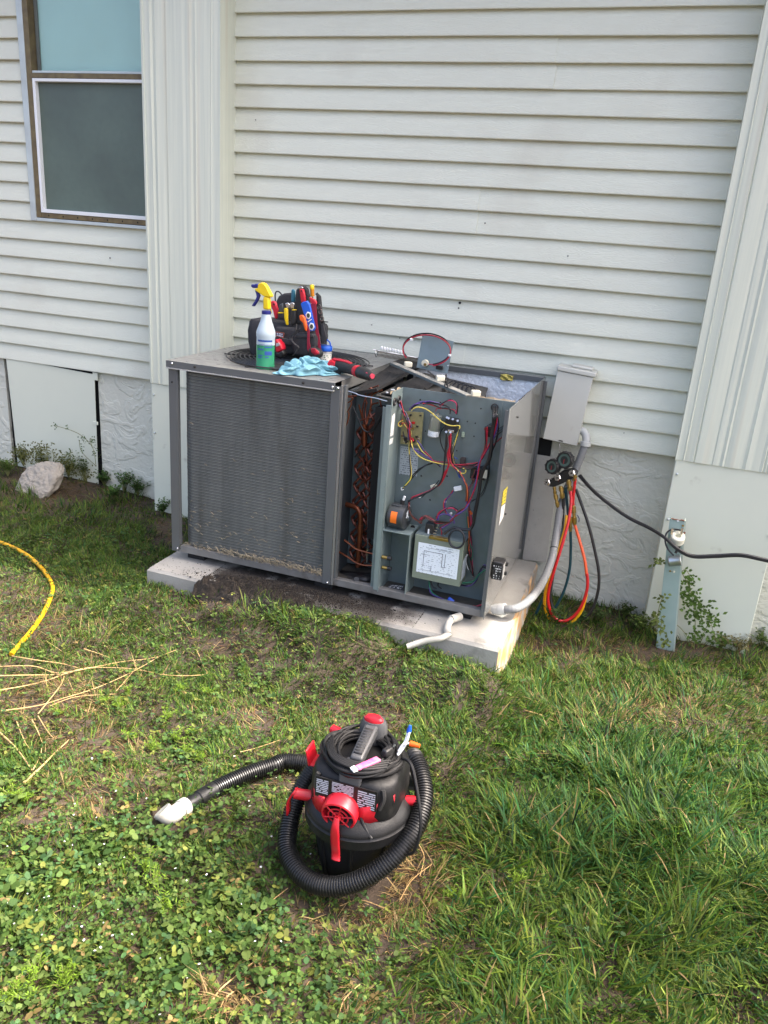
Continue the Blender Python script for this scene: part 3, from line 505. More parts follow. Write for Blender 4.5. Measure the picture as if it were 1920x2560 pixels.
# contactor, relay, transformer, small parts on the panel
def blk(cx, cy, w_, h_, d, m, name, crop=E, bev=.002, y=None):
    a = crop(cx, cy, y=(y or YP) - d / 2 - .001); return MB().box(a.x - w_ / 2, a.x + w_ / 2, a.y - d / 2, a.y + d / 2, a.z - h_ / 2, a.z + h_ / 2).build(name, m, ac, bev=bev)
ct = blk(925, 400, .046, .048, .036, blackp, 'contactor')
for X_, Y_ in ((890, 330), (940, 340), (1000, 360), (860, 495), (910, 500), (870, 320)): a = E(X_, Y_, y=YP - .042); MB().cyl(a, a + Vector((0, -.006, .004)), .0045, 8).build('lug_screw', steel, ct)
MB().box(*[v for v in (E(880, 470, y=-.775).x, E(955, 470, y=-.775).x, -.779, -.774, E(880, 490, y=-.775).z, E(880, 455, y=-.775).z)]).build('contactor_bar', steel, ct, bev=.001)
blk(1380, 475, .02, .04, .026, blackp, 'fan_relay'); a = E(1403, 402, y=YP - .006); MB().tube([a + Vector((.005 * math.cos(k), 0, .005 * math.sin(k))) for k in np.linspace(0, 6.283, 9)[:-1]], .0015, 5, closed=True).build('relay_ear', blackp, ac)
tr = blk(1255, 985, .055, .042, .04, blackp, 'transformer'); a = E(1325, 1000, y=YP - .043); MB().box(a.x - .009, a.x + .009, -.779, -.7765, a.z - .016, a.z + .016).build('transformer_plate', cream, tr)
a = E(1450, 185, y=YP - .001); MB().box(a.x - .03, a.x + .028, YP - .0022, YP - .0002, a.z - .026, a.z + .026).build('knockout_plate', galv, ac); MB().lathe([(0, 0), (.013, 0), (.014, .002), (.014, .005), (.01, .006), (.0098, .001), (0, .001)], fr(a, (0, -1, 0)), 20).build('cable_bushing', blackp, ac)
for X_, Y_ in ((540, 95), (787, 130), (1280, 203), (605, 477), (553, 1022), (868, 1025), (985, 715), (1115, 360), (1212, 380), (1195, 540), (660, 1315)): MB().cyl(E(X_, Y_, y=YP - .0003), E(X_, Y_, y=YP - .0008), .0036 if X_ < 900 and Y_ != 477 else .0026, 8).build('panel_hole', dark, ac)
a = E(1065, 520, y=YP - .003); MB().box(a.x - .006, a.x + .005, YP - .008, YP - .0005, a.z - .009, a.z + .01).build('ground_lug', mat('pale_green', (.35, .45, .35), .4), ac, bev=.001)
a = E(1060, 840, y=YP - .012); MB().box(a.x - .009, a.x + .009, YP - .02, YP - .0005, a.z - .012, a.z + .012).build('terminal_strip', mat('brown_strip', (.06, .045, .04), .6), ac, bev=.001)
mb = MB(); mb.quad(E(280, 1000, y=YP - .001), E(500, 1032, y=YP - .001), E(522, 690, y=YP - .001), E(300, 655, y=YP - .001)); mb.build('panel_sticker', print_mat('panel_sticker', (.36, .41, .44), (.1, .11, .13), 4, 13, .35, thresh=.5), ac)
for X_, Y_, w_, h_, an, mm in ((1000, 1175, .03, .017, .35, white), (705, 1148, .024, .014, .5, cream), (530, 1280, .008, .006, 0, white), (845, 1340, .008, .006, 0, white), (405, 1398, .007, .006, 0, white), (915, 1482, .008, .008, .5, white), (320, 1180, .008, .012, .2, white), (1470, 275, .006, .007, 0, white)):
    c_ = E(X_, Y_, y=YP - .03); MB().obox(Matrix.Translation(c_) @ Matrix.Rotation(-an, 4, 'Y'), -w_ / 2, w_ / 2, -.006, .006, -h_ / 2, h_ / 2).build('wire_connector', mm, ac, bev=.0015)
for X_, Y_, mm in ((1025, 932, 'orange'), (1165, 1490, 'orange'), (452, 598, 'redp')):
    c_ = E(X_, Y_, y=YP - .035); MB().lathe([(.005, 0), (.0055, .004), (.0035, .014), (0, .015)], fr(c_, (-.4, -.2, .8)), 10).build('wire_nut', mat(mm, (.72, .12, .02) if mm == 'orange' else (.45, .02, .03), .45), ac)
# wires: (colour, radius, depth in front of the panel, crop points)
WC = dict(red=(.36, .012, .03), black=(.012, .012, .013), yellow=(.62, .5, .09), purple=(.08, .045, .2), green=(.02, .17, .09), blue=(.03, .07, .3), orange=(.6, .13, .03), brown=(.11, .035, .02), white=(.6, .6, .58), pink=(.42, .03, .09))
WM = {k: mat('wire_' + k, c_, .38, spec=.5) for k, c_ in WC.items()}
def wire(col, r_, pts, crop=E, d=.03, y=YP, name='wire'):
    p = [crop(q[0], q[1], y=y - (q[2] if len(q) > 2 else d)) for q in pts]
    MB().tube(cr(p, 6), r_, 6).build(name, WM[col], ac)
    if r_ < .0031 and len(p) > 4 and random.random() < .75:       # a second, slightly straying conductor in the same run
        j_ = [q + Vector((random.uniform(-.005, .005), random.uniform(-.006, .004), random.uniform(-.005, .005))) for q in p]; MB().tube(cr(j_, 6), r_ * .9, 6).build(name, WM[random.choice(('black', 'black', 'red', 'brown', 'purple', 'black'))], ac)
wire('yellow', .0022, [(455, 205), (500, 185), (580, 195), (660, 240), (740, 310), (830, 380), (920, 412), (1015, 410), (1015, 450)], d=.06)
wire('purple', .0024, [(410, 210), (480, 150), (560, 120), (660, 122), (760, 145), (820, 160)], d=.05); wire('black', .0022, [(430, 200), (500, 155), (600, 128), (720, 140), (850, 165), (900, 210), (905, 270)], d=.052)
wire('red', .0024, [(570, 140), (650, 150), (780, 190), (880, 205), (950, 220), (975, 260)], d=.054); wire('pink', .0024, [(800, 160), (850, 115), (920, 105), (970, 130), (990, 190), (975, 265)], d=.055); wire('red', .0018, [(730, 235), (740, 205), (800, 200)], d=.045); wire('pink', .002, [(770, 150), (790, 180), (795, 210)], d=.05)
for q in range(7): wire('black' if q % 3 else 'purple', .0022, [(250 + 8 * q, 120 - 4 * q, .02), (290 + 6 * q, 190 + 3 * q), (330 + 6 * q, 260), (365 + 6 * q, 340 + 8 * (q % 3)), (385 + 7 * q, 410), (395 + 8 * (q % 4), 470), (390 + 5 * q, 540 + 12 * q)], d=.05 + .004 * (q % 3))
for q in range(5): wire('black', .002, [(330, 480 + 20 * q), (345 + 9 * q, 560), (360, 610 + 4 * q), (390, 600)], d=.04 + .003 * q)
wire('yellow', .0022, [(430, 215), (440, 225)], d=.05); wire('yellow', .002, [(330, 345), (280, 370), (275, 410), (310, 415), (330, 370), (350, 400), (390, 445), (405, 420)], d=.055)
wire('yellow', .0026, [(410, 440), (425, 500), (415, 600), (405, 700), (415, 830), (430, 960), (420, 1060), (375, 1120), (335, 1165)], d=.05)
wire('green', .002, [(480, 980), (420, 1050), (370, 1110), (330, 1165)], d=.045)
wire('yellow', .0022, [(430, 590), (445, 670), (500, 760), (580, 815), (700, 855), (820, 880), (900, 890), (980, 935), (1020, 985), (1080, 990), (1095, 955), (1060, 930)], d=.055)
wire('yellow', .002, [(500, 620), (560, 720), (640, 790), (700, 840)], d=.05); wire('purple', .002, [(500, 590), (550, 650), (590, 720), (650, 790)], d=.045); wire('red', .002, [(590, 720), (660, 790), (720, 850), (860, 855), (960, 885), (1100, 880), (1240, 860)], d=.052)
wire('black', .003, [(420, 650), (470, 700), (560, 740), (660, 810), (740, 870), (790, 915)], d=.05); wire('black', .0024, [(690, 865), (610, 890), (530, 940), (470, 990), (420, 1060), (350, 1150), (320, 1175)], d=.045); wire('black', .002, [(650, 870), (560, 930), (480, 1000)], d=.05)
wire('red', .003, [(910, 520), (905, 640), (885, 780), (880, 900), (850, 1000), (790, 1110), (700, 1180), (590, 1230), (480, 1270), (430, 1310)], d=.06); wire('red', .0025, [(895, 530), (900, 640), (900, 760), (920, 870), (990, 950)], d=.056)
wire('black', .003, [(860, 510), (850, 640), (840, 780), (830, 900), (815, 1010), (780, 1110), (690, 1190), (560, 1250), (430, 1310), (390, 1330)], d=.064); wire('black', .0018, [(830, 430), (785, 500), (790, 620), (830, 720), (850, 770)], d=.03)
wire('yellow', .002, [(1015, 460), (980, 560), (950, 680), (935, 800), (960, 880)], d=.05); wire('white', .0016, [(1010, 470), (950, 600), (920, 700), (925, 800)], d=.04); wire('green', .002, [(1010, 480), (960, 570), (920, 660)], d=.045)
for q, c_ in enumerate(('brown', 'red', 'brown', 'pink', 'brown')): wire(c_, .0019, [(905 + 4 * q, 540), (900 + 6 * q, 680), (900 + 8 * q, 800), (950 + 6 * q, 880 + 5 * q), (1080, 890 + 8 * q), (1180, 885 + 10 * q), (1260, 850 + 8 * q)], d=.04 + .003 * q)
wire('blue', .002, [(950, 830), (960, 900), (990, 980), (1025, 1050), (1010, 960)], d=.045); wire('blue', .0018, [(950, 790), (1000, 820)], d=.03)
wire('orange', .003, [(1020, 970), (1060, 1050), (1100, 1130), (1115, 1230), (1110, 1330)], d=.055); wire('red', .003, [(1010, 960), (1060, 1040), (1110, 1150), (1105, 1270), (1110, 1370)], d=.05)
wire('red', .0028, [(1475, 310), (1465, 400), (1420, 560), (1340, 720), (1270, 850), (1245, 1000), (1210, 1160), (1150, 1310), (1080, 1420), (990, 1500), (900, 1560)], d=.07)
for q in range(3): wire('red' if q else 'brown', .002, [(1330 + 14 * q, 430), (1335 + 10 * q, 560), (1325 + 8 * q, 700), (1290, 800), (1260, 870)], d=.04 + .004 * q)
wire('black', .0058, [(1440, 190, .01), (1435, 280), (1430, 400), (1410, 560), (1400, 700), (1370, 840), (1320, 930), (1280, 1050), (1260, 1200), (1230, 1350), (1205, 1480), (1190, 1590)], d=.075); wire('black', .005, [(1465, 190, .01), (1465, 270), (1440, 420), (1420, 560), (1410, 700), (1385, 830), (1330, 920)], d=.07)
wire('black', .0016, [(1480, 300), (1490, 420), (1470, 600), (1390, 800), (1370, 1000), (1330, 1150), (1270, 1260), (1150, 1350)], d=.03)
for q in range(3): wire('black', .0016, [(1580, 390 + 28 * q, .1), (1490, 460 + 28 * q), (1420, 530 + 25 * q)], d=.03)
wire('red', .0018, [(1565, 530, .1), (1480, 600), (1430, 650)], d=.03)
for q, c_ in enumerate(('pink', 'black', 'purple', 'brown')): wire(c_, .002, [(1240 - 10 * q, 950), (1170, 1040 + 10 * q), (1200, 1060), (1180, 1110), (1110 + 8 * q, 1200), (1120 + 6 * q, 1330), (1140, 1450)], d=.045 + .004 * q)
wire('purple', .0024, [(950, 1210), (890, 1270), (850, 1330), (840, 1400), (870, 1470), (920, 1520), (945, 1560)], d=.05); wire('brown', .002, [(940, 1215), (890, 1265), (855, 1320)], d=.05); wire('black', .002, [(770, 1075), (700, 1160), (620, 1230), (560, 1285)], d=.04)
wire('red', .003, [(405, 1350, .06), (400, 1400), (420, 1480), (480, 1545), (560, 1600)], d=.07); wire('black', .0026, [(410, 1400), (430, 1480), (480, 1530), (560, 1590)], d=.074)
wire('pink', .002, [(740, 1530), (780, 1470), (850, 1420), (930, 1415), (990, 1450)], d=.06)
W2 = lambda c_, r_, pts, d=.06, **k: wire(c_, r_, pts, G, d)
W2('pink', .0022, [(738, 315), (790, 240), (850, 205), (920, 195), (980, 225), (1000, 260)]); W2('purple', .0022, [(745, 380), (760, 300), (820, 270), (890, 285), (940, 330), (960, 380)], .065); W2('red', .0028, [(1130, 150), (1050, 240), (960, 300), (900, 370), (800, 440)], .07); W2('black', .0028, [(1100, 180), (1000, 250), (930, 330), (860, 400), (780, 430)], .068)
for q in range(5): W2('black' if q % 2 else 'brown', .002, [(540, 340 + 10 * q), (560 + 10 * q, 300), (630, 290 + 10 * q), (700, 330 + 6 * q), (760, 380 - 6 * q), (900, 370)], .06 + .004 * q)
W2('red', .0022, [(530, 380), (535, 330), (600, 320)], .07); W2('red', .002, [(780, 430), (800, 480), (800, 520)], .06)
W2('black', .0058, [(1260, 0), (1240, 130), (1210, 270), (1190, 380), (1150, 450), (1060, 455), (950, 435), (880, 470), (830, 510)], .078)
c_ = [G(985 + 95 * math.cos(k), 570 + 112 * math.sin(k), y=yb - .012 - .004 * math.sin(k)) for k in np.linspace(0, 12.4, 44)]; MB().tube(c_, .0042, 6).build('wire', WM['black'], ac); MB().tube(cr([G(1070, 620, y=yb + .02), G(1100, 600, y=yb + .03), G(1125, 570, y=yb + .05)], 4), .003, 6).build('wire', WM['black'], ac)
W2('red', .0022, [(1130, 200), (1150, 380), (1150, 500), (1135, 700), (1160, 860), (1190, 1030)], .03); W2('orange', .0022, [(1120, 300), (1135, 500), (1130, 720)], .035); W2('green', .0018, [(1105, 250), (1115, 420), (1150, 620), (1175, 740), (1165, 850)], .03); W2('black', .0024, [(1120, 740), (1125, 880), (1180, 1020)], .035); W2('white', .0016, [(1120, 760), (1095, 820), (1110, 900), (1130, 950)], .04); W2('pink', .0024, [(1130, 180), (1165, 330), (1150, 480), (1160, 650), (1170, 820), (1190, 1020)], .028)
W2('green', .0028, [(1030, 1110, .06), (1120, 1105), (1200, 1080), (1260, 1000), (1350, 945)], .04); W2('black', .0026, [(1030, 1130, .06), (1130, 1140), (1210, 1100), (1270, 980), (1310, 900), (1360, 925)], .035); W2('black', .0022, [(1200, 1090), (1250, 1000), (1290, 920), (1350, 930)], .03)
W2('green', .003, [(648, 1090, .05), (655, 1160, .05), (690, 1230, .06), (780, 1290, .07), (870, 1320, .075), (920, 1325, .078)], .08); W2('red', .003, [(930, 1340), (1000, 1390), (1090, 1420), (1180, 1405), (1290, 1375)], .075); W2('red', .0028, [(950, 1345), (1020, 1375), (1100, 1400), (1200, 1390)], .078); W2('black', .0028, [(670, 1090), (690, 1150), (740, 1180)], .05); W2('black', .0026, [(760, 1110), (760, 1150), (800, 1180)], .05)
a = G(915, 1318, y=YP - .08); MB().obox(Matrix.Translation(a) @ Matrix.Rotation(.45, 4, 'Y'), -.013, .013, -.006, .006, -.007, .007).build('blue_wire_splice', mat('blue_plastic', (.03, .09, .5), .4), ac, bev=.003)
MB().box(G(1150, 1050, y=YP).x, AX1 - .006, YP - .001, YP - .0003, AZ0 + .03, G(1150, 1050, y=YP).z).build('lower_patch', galv, ac)
# blower bay seen from above: foil lined back and side, finned evaporator slab, rear rail
foil = mat('foil_insulation', (.88, .92, .95), .3, metal=.2, bump=1, bs=60, rvar=.1, var=.35, vs=30, vcol=(.55, .6, .64))
n, L, b = nodes(foil); g = n.new('ShaderNodeNewGeometry')
by0 = -.085
MB().grid(lambda i, j: Vector((-1.05 + .585 * i, by0 + .0016 * math.sin(i * 91 + j * 69) * math.sin(j * 57 - i * 85) + .001 * math.sin(i * 171 - j * 143), .3 + .72 * j)), 60, 60).build('foil_insulation', foil, ac)
MB().grid(lambda i, j: Vector((AX1 - .008 + .001 * math.sin(i * 90 + j * 63), YP + .01 + (by0 - YP - .01) * i, .3 + .725 * j)), 40, 40).build('foil_insulation', foil, ac)
MB().grid(lambda i, j: Vector((XL + .004 + (AX1 - XL - .012) * i, YP + .008 + .002 * math.sin(i * 60 + j * 33), .3 + .72 * j)), 40, 30).build('foil_insulation', foil, ac)
MB().box(-1.09, AX1 - .005, AYB - .045, AYB, AZ1 - .028, AZ1 - .006).build('rear_rail', grey, ac, bev=.001)
MB().box(-1.09, AX1, AYB - .004, AYB, AZ0, AZ1 - .03).build('rear_panel', grey, ac)
strw = mat('torn_liner', (.5, .38, .24), .9, var=.6, vs=60, vcol=(.62, .52, .38), bump=.4, bs=200)
def torn(p, q_, w_, h_):
    mb = MB(); k = 14; vs = []
    for i in range(k + 1):
        c_ = Vector(p).lerp(Vector(q_), i / k); hh_ = h_ * random.uniform(.2, 1)
        vs += [c_ + Vector((0, -w_ / 2, 0)), c_ + Vector((0, -w_ / 2 + random.uniform(-.002, .002), hh_)), c_ + Vector((0, w_ / 2, hh_ * .7)), c_ + Vector((0, w_ / 2, 0))]
    mb.add(vs, [(i * 4 + a, (i + 1) * 4 + a, (i + 1) * 4 + a + 1, i * 4 + a + 1) for i in range(k) for a in range(3)]); mb.build('torn_insulation', strw, ac)
torn((-.66, YP + .005, 1.034), (-.467, YP + .005, 1.034), .008, .009); torn((-.905, AYF + .03, 1.02), (-.893, YP - .03, 1.03), .02, .012); torn((AX1 - .002, -.7, 1.033), (AX1 - .002, -.4, 1.033), .005, .004)
evf = mat('evaporator_fins', (.05, .05, .047), .6, metal=.3, var=.6, vs=30, vcol=(.12, .115, .1))
ex0, ex1 = -1.0, -.60; vs = []; mb = MB(); k = 46
for i in range(k + 1):
    t_ = i / k; y_ = YP + .02 + (.62) * t_
    for f, dz in ((0, 0), (.5, .0045)):
        yy = y_ + f * .62 / k; vs += [(ex0, yy, .985 + dz), (ex1 - .1 * t_, yy, .955 + dz)]
mb.add(vs, [(2 * i, 2 * i + 1, 2 * i + 3, 2 * i + 2) for i in range(2 * k + 1)]); ev = mb.build('evaporator_coil', evf, ac, smooth=0)
MB().box(ex0, ex1 - .1, YP + .02, -.12, .4, .94).build('evaporator_core', dark, ev, smooth=0)
MB().grid(lambda i, j: Vector((-.985 + .12 * i + .02 * math.sin(9 * j), YP + .03 + .5 * j, .992 + .012 * math.sin(20 * j + 6 * i) * i)), 6, 24).build('black_liner', foam, ac, solid=.004)
mb = MB()
for q in range(26): c_ = Vector((random.uniform(-.97, -.88), random.uniform(YP + .03, YP + .13), 1.0)); mb.ball(c_, random.uniform(.003, .007), 3, sz=.6)
tag(mb.build('crumpled_foil', foil, ac), kind='stuff')
mb = MB(); mb.prism([(-1.112, YP + .02, .97), (-1.0, YP + .02, 1.0), (-1.0, -.1, 1.02), (-1.112, -.1, 1.03)], (0, 0, .012)); mb.build('foam_divider', foam, ac)
a = P(1268, 943, y=-.09); mb = MB(); mb.grid(lambda i, j: a + Vector(((i - .5) * .055, -.012 - .006 * math.sin(i * 9 + j * 7), (j - .5) * .028 * (1 - .5 * abs(i - .4)))), 8, 5); mb.build('yellow_sealant', mat('sealant', (.5, .42, .1), .7, var=.6, vs=90, bump=.5, bs=100), ac, solid=.004)
# ------------------------------------------------------------------ loose service parts lying on the unit
hk = thing('heater_plate', 'upright grey metal plate with looped red and black wires standing on opened unit', 'metal plate', (-.80, -.24, 1.02))
F5 = K(920, 820, 5.53); yh = -.26
MB().prism([F5(668, 548, y=yh - .02), F5(1100, 632, y=yh - .02), F5(1185, 185, y=yh + .02), F5(758, 75, y=yh + .02)], (0, .003, 0)).build('plate', galv, hk, bev=.0006)
for X_, Y_ in ((758, 110), (1105, 520)): MB().ball(F5(X_, Y_, y=yh - .008), .004, 4).build('rivet', steel, hk)
lc = [F5(815 + 330 * math.cos(k), 290 + 215 * math.sin(k) + 10 * math.cos(k), y=yh - .03 - .012 * math.sin(k)) for k in np.linspace(2.6, 7.6, 40)]
MB().tube(lc, .0032, 6).build('wire_loop', WM['black'], hk); MB().tube([q + Vector((.001, -.004, -.006)) for q in lc], .0028, 6).build('wire_loop', WM['red'], hk)
MB().tube(cr([F5(1090, 440, y=yh - .035), F5(1000, 490, y=yh - .03), F5(900, 505, y=yh - .03), F5(840, 500, y=yh - .03)], 5), .0025, 6).build('wire_loop', WM['pink'], hk)
a = F5(800, 480, y=yh - .02); MB().cyl(a, a + Vector((0, -.02, 0)), .014, 14).build('thermostat_disc', cream, hk); MB().cyl(a + Vector((.004, -.02, -.004)), a + Vector((.004, -.026, -.004)), .006, 8).build('thermostat_stud', brass, hk)
a = F5(1000, 545, y=yh - .02); MB().box(a.x - .016, a.x + .014, a.y - .016, a.y - .003, a.z - .007, a.z + .008).build('limit_switch', blackp, hk, bev=.002)
for X_, Y_ in ((600, 158), (1130, 375)): a = F5(X_, Y_, y=yh - .035); MB().box(a.x - .005, a.x + .005, a.y - .006, a.y + .006, a.z - .005, a.z + .005).build('cable_tie', white, hk, bev=.001)
he = thing('heater_element', 'coiled wire heating element with white ceramic beads beside the metal plate', 'heating element', (-1.0, -.28, 1.045))
p0_, p1_ = F5(130, 355, y=-.33), F5(700, 460, y=-.25); d = p1_ - p0_; u_, w_, _ = axes(d); pts = []
for k in range(440): t_ = k / 439; a = t_ * 34 * 6.283; pts.append(p0_ + d * t_ + (u_ * math.cos(a) + w_ * math.sin(a)) * .011)
MB().tube(pts, .0013, 4).build('coil_wire', mat('nichrome', (.22, .19, .15), .5, metal=.7, var=.7, vs=60, vcol=(.09, .06, .04)), he)
MB().tube([F5(70, 298, y=-.31), F5(700, 415, y=-.24)], .002, 6).build('support_rod', steel, he)
for q in range(9): a = F5(190 + 38 * q, 275 + 8 * q, y=-.31 + .008 * q); MB().lathe([(.003, -.008), (.0055, -.004), (.0055, .004), (.003, .008)], Matrix.Translation(a), 8).build('ceramic_bead', white, he)
for q in range(2): MB().tube([p0_ + Vector((-.004 + .0 * q, .014 * math.cos(k), .014 * math.sin(k))) for k in np.linspace(0, 6.28, 13)[:-1]], .0018, 5, closed=True).build('coil_end', steel, he)
st = thing('bracket_strip', 'long dusty metal bracket strip lying across the open blower bay', 'bracket', (-.85, -.5, 1.04))
a, b_ = F5(345, 480, z=1.062), F5(1400, 935, z=1.05); e_ = (b_ - a).normalized(); s_ = Vector((0, 0, 1)).cross(e_) * .014
strip = mat('dusty_strip', (.33, .32, .29), .5, metal=.3, var=.8, vs=18, vcol=(.2, .23, .23), dirt=((.5, .47, .4), 20, .52, .7))
MB().prism([a - s_, b_ - s_, b_ + s_, a + s_], (0, 0, .002)).build('strip', strip, st); MB().prism([a - s_, b_ - s_, b_ - s_ + Vector((0, 0, -.008)), a - s_ + Vector((0, 0, -.008))], s_ * .15).build('strip_edge', galv, st)
for X_, Y_ in ((555, 500), (1000, 690), (1490, 900)): a = F5(X_, Y_, z=1.066); MB().obox(Matrix.Translation(a) @ Matrix.Rotation(.5, 4, 'Z'), -.016, .016, -.012, .012, -.012, .01).build('ceramic_clip', cream, st, bev=.004, seg=2)
a = F5(1100, 790, z=1.06); MB().tube([a + Vector((.018 * math.cos(k) * .5, .018 * math.sin(k), .006 * math.cos(k * 2))) for k in np.linspace(0, 6.28, 12)[:-1]], .0028, 5, closed=True).build('tie_wrap', blackp, st)
cw = MB()
for q in range(5):
    c_ = F5(1180 + 45 * q, 800 + 18 * q, z=1.0); cw.tube([c_ + Vector((.022 * math.cos(k) + .004 * q, .02 * math.sin(k) * .6, .02 * math.sin(k))) for k in np.linspace(0, 6.28, 16)[:-1]], .003, 6, closed=True)
for pts in ([(1030, 810, .97), (1040, 860, .99), (1070, 770, 1.06), (1090, 700, 1.08)], [(830, 600, 1.06), (900, 650, 1.07), (940, 690, 1.06)], [(1080, 640, 1.07), (1075, 720, 1.05), (1060, 880, .97)]): cw.tube(cr([F5(q[0], q[1], z=q[2]) for q in pts], 5), .003, 6)
tag(cw.build('bundled_wire', WM['black'], st), kind='stuff')
# blower motor resting on the shelf
mo = thing('blower_motor', 'round dark grey motor with orange sticker resting on the control bay shelf', 'motor', (-.84, -.8, .503))
mm_ = mat('motor_paint', (.06, .065, .07), .35, var=.2, vs=20, metal=.3)
mc = Vector((-.842, -.80, .503 + .0485)); M_ = fr(mc - Vector((.036, -.003, 0)), (1, -.1, 0))
MB().lathe([(0, 0), (.042, 0), (.047, .003), (.048, .006), (.048, .06), (.0465, .066), (.04, .07), (0, .071)], M_, 36).build('motor_housing', mm_, mo)
mb = MB(); a0_, a1_ = None, None; lab = [[M_ @ Vector((.0486 * math.cos(a), .0486 * math.sin(a), z)) for a in np.linspace(R(-60), R(25), 9)] for z in (.022, .046)]
vv = sorted([sum((q for q in (M_ @ Vector((math.cos(t_), math.sin(t_), 0)) - M_ @ Vector((0, 0, 0)),)), Vector()).dot(Vector((0, -1, .15))) * 1000 + i, t_] for i, t_ in enumerate(np.linspace(0, 6.28, 60)))
ac_ = max(np.linspace(0, 6.28, 90), key=lambda t_: (M_ @ Vector((math.cos(t_), math.sin(t_), 0)) - M_ @ Vector((0, 0, 0))).dot(Vector((0, -1, .12))))
lab = [[M_ @ Vector((.0486 * math.cos(a), .0486 * math.sin(a), z)) for a in np.linspace(ac_ - .48, ac_ + .48, 9)] for z in (.018, .044)]
for k in range(8): mb.quad(lab[0][k], lab[0][k + 1], lab[1][k + 1], lab[1][k])
mb.build('orange_sticker', mat('orange_label', (.85, .17, .01), .5), mo)
MB().box(mc.x - .03, mc.x + .01, mc.y - .02, mc.y + .02, mc.z + .042, mc.z + .05).build('terminal_cover', mm_, mo, bev=.003)
MB().cyl(mc + Vector((.006, .002, .048)), mc + Vector((.006, .002, .066)), .009, 12).build('plug', blackp, mo); MB().cyl(mc + Vector((.009, .002, .066)), mc + Vector((.013, .002, .082)), .005, 10).build('plug_sleeve', white, mo)
MB().cyl(M_ @ Vector((0, 0, .07)), M_ @ Vector((0, 0, .078)), .012, 16).build('shaft_boss', steel, mo)
mb = MB(); q = M_ @ Vector((0, 0, .0725)); mb.quad(q + Vector((0, -.028, .006)), q + Vector((0, -.006, .01)), q + Vector((0, -.004, .036)), q + Vector((0, -.026, .03))); mb.build('rating_label', MATS['diagram'], mo)
# surge protector on the unit's end
sg = thing('surge_protector', 'small black plastic surge box with white print fixed to unit end panel', 'surge protector', (-.44, -.80, .30))
s0 = P(1240, 1403, y=-.845); s1 = P(1268, 1456, y=-.845); MB().box(AX1 + .002, AX1 + .042, -.845, -.79, s1.z, s0.z - .002).build('case', blackp, sg, bev=.005, seg=3)
mb = MB(); mb.quad((AX1 + .006, -.846, s1.z + .006), (AX1 + .038, -.846, s1.z + .006), (AX1 + .038, -.846, s0.z - .012), (AX1 + .006, -.846, s0.z - .012)); mb.build('print', print_mat('surge_print', (.014, .014, .015), (.75, .75, .75), 2.2, 6, .5, thresh=.55), sg)
MB().box(AX1 + .0425, AX1 + .0445, -.84, -.80, s1.z + .005, s0.z - .014).build('back_plate', mat('grey_plate', (.4, .4, .38), .5), sg)
for zz in (s0.z - .02, s1.z + .018): MB().box(AX1 + .044, AX1 + .054, -.812, -.8, zz - .006, zz + .006).build('mounting_ear', blackp, sg, bev=.001)
# ------------------------------------------------------------------ condensate pipe
pvc = mat('white_pvc', (.45, .44, .39), .42, var=.5, vs=25, vcol=(.33, .31, .26), dirt=((.2, .17, .12), 18, .62, .6))
dp = thing('drain_pipe', 'short white plastic drain pipe with bends sticking out from under the unit', 'drain pipe', (-.6, -.95, .19))
MB().cyl(P(1150, 1541, y=-.86), P(1128, 1548, y=-.905), .0155, 14).build('socket', pvc, dp)
MB().tube(cr([P(1146, 1542, y=-.87), P(1126, 1552, y=-.91), P(1118, 1572, z=.205), P(1122, 1587, z=.2)], 6), .0135, 12).build('elbow', pvc, dp)
MB().tube(cr([P(1124, 1584, z=.2), P(1100, 1596, z=.192), P(1060, 1603, z=.175), P(1018, 1617, z=.15)], 6), .0115, 12).build('pipe', pvc, dp)
# ------------------------------------------------------------------ disconnect box, conduit, gauges, cable
boxp = mat('box_paint', (.57, .57, .51), .45, var=.2, vs=4, dirt=((.4, .37, .3), 30, .7, .4))
D4 = K(1250, 880, 2.476)
db = thing('disconnect_box', 'beige grey metal electrical disconnect box hung on the siding beside the unit', 'electrical box', (-.33, -.05, .9))
c_ = D4(418, 350, y=-.105); Mb = Matrix.Translation(c_) @ Matrix.Rotation(R(4.2), 4, 'Y'); bw, bh = .15, .30
MB().obox(Mb, -bw / 2 + .006, bw / 2 - .004, 0.004, .088, -bh / 2 + .006, bh / 2).build('box_body', boxp, db, bev=.002)
MB().obox(Mb, -bw / 2, bw / 2, -.006, .003, -bh / 2, bh / 2).build('cover', boxp, db, bev=.002)
MB().obox(Mb, -bw / 2 - .004, bw / 2 + .01, -.012, .09, bh / 2 + .002, bh / 2 + .022).build('hood', boxp, db, bev=.004)
MB().obox(Mb, -bw / 2 + .05, bw / 2 - .01, .02, .08, bh / 2 + .0225, bh / 2 + .034).build('hood_cap', boxp, db, bev=.004)
MB().obox(Mb, -.006, .012, -.009, -.0065, -bh / 2 + .006, -bh / 2 + .01).build('latch_slot', dark, db)
cdm = mat('grey_conduit', (.2, .205, .205), .45, var=.3, vs=25, vcol=(.15, .15, .145), spec=.4)
cdt = thing('flexible_conduit', 'grey ribbed flexible conduit curving from the unit corner up to the box', 'conduit', (-.3, -.4, .2))
cpts = cr([P(1244, 1523, x=-.432), P(1290, 1521, y=-.74), P(1328, 1495, y=-.60), P(1358, 1452, y=-.45), P(1380, 1395, y=-.33), P(1392, 1330, y=-.24), P(1404, 1260, y=-.17), P(1432, 1190, y=-.13), P(1455, 1135, y=-.12), P(1463, 1112, y=-.115)], 26)
rr = [.0165 + (.0009 if k % 3 == 0 else 0) for k in range(len(cpts))]
MB().tube(cpts, rr, 14).build('conduit', cdm, cdt, smooth=50)
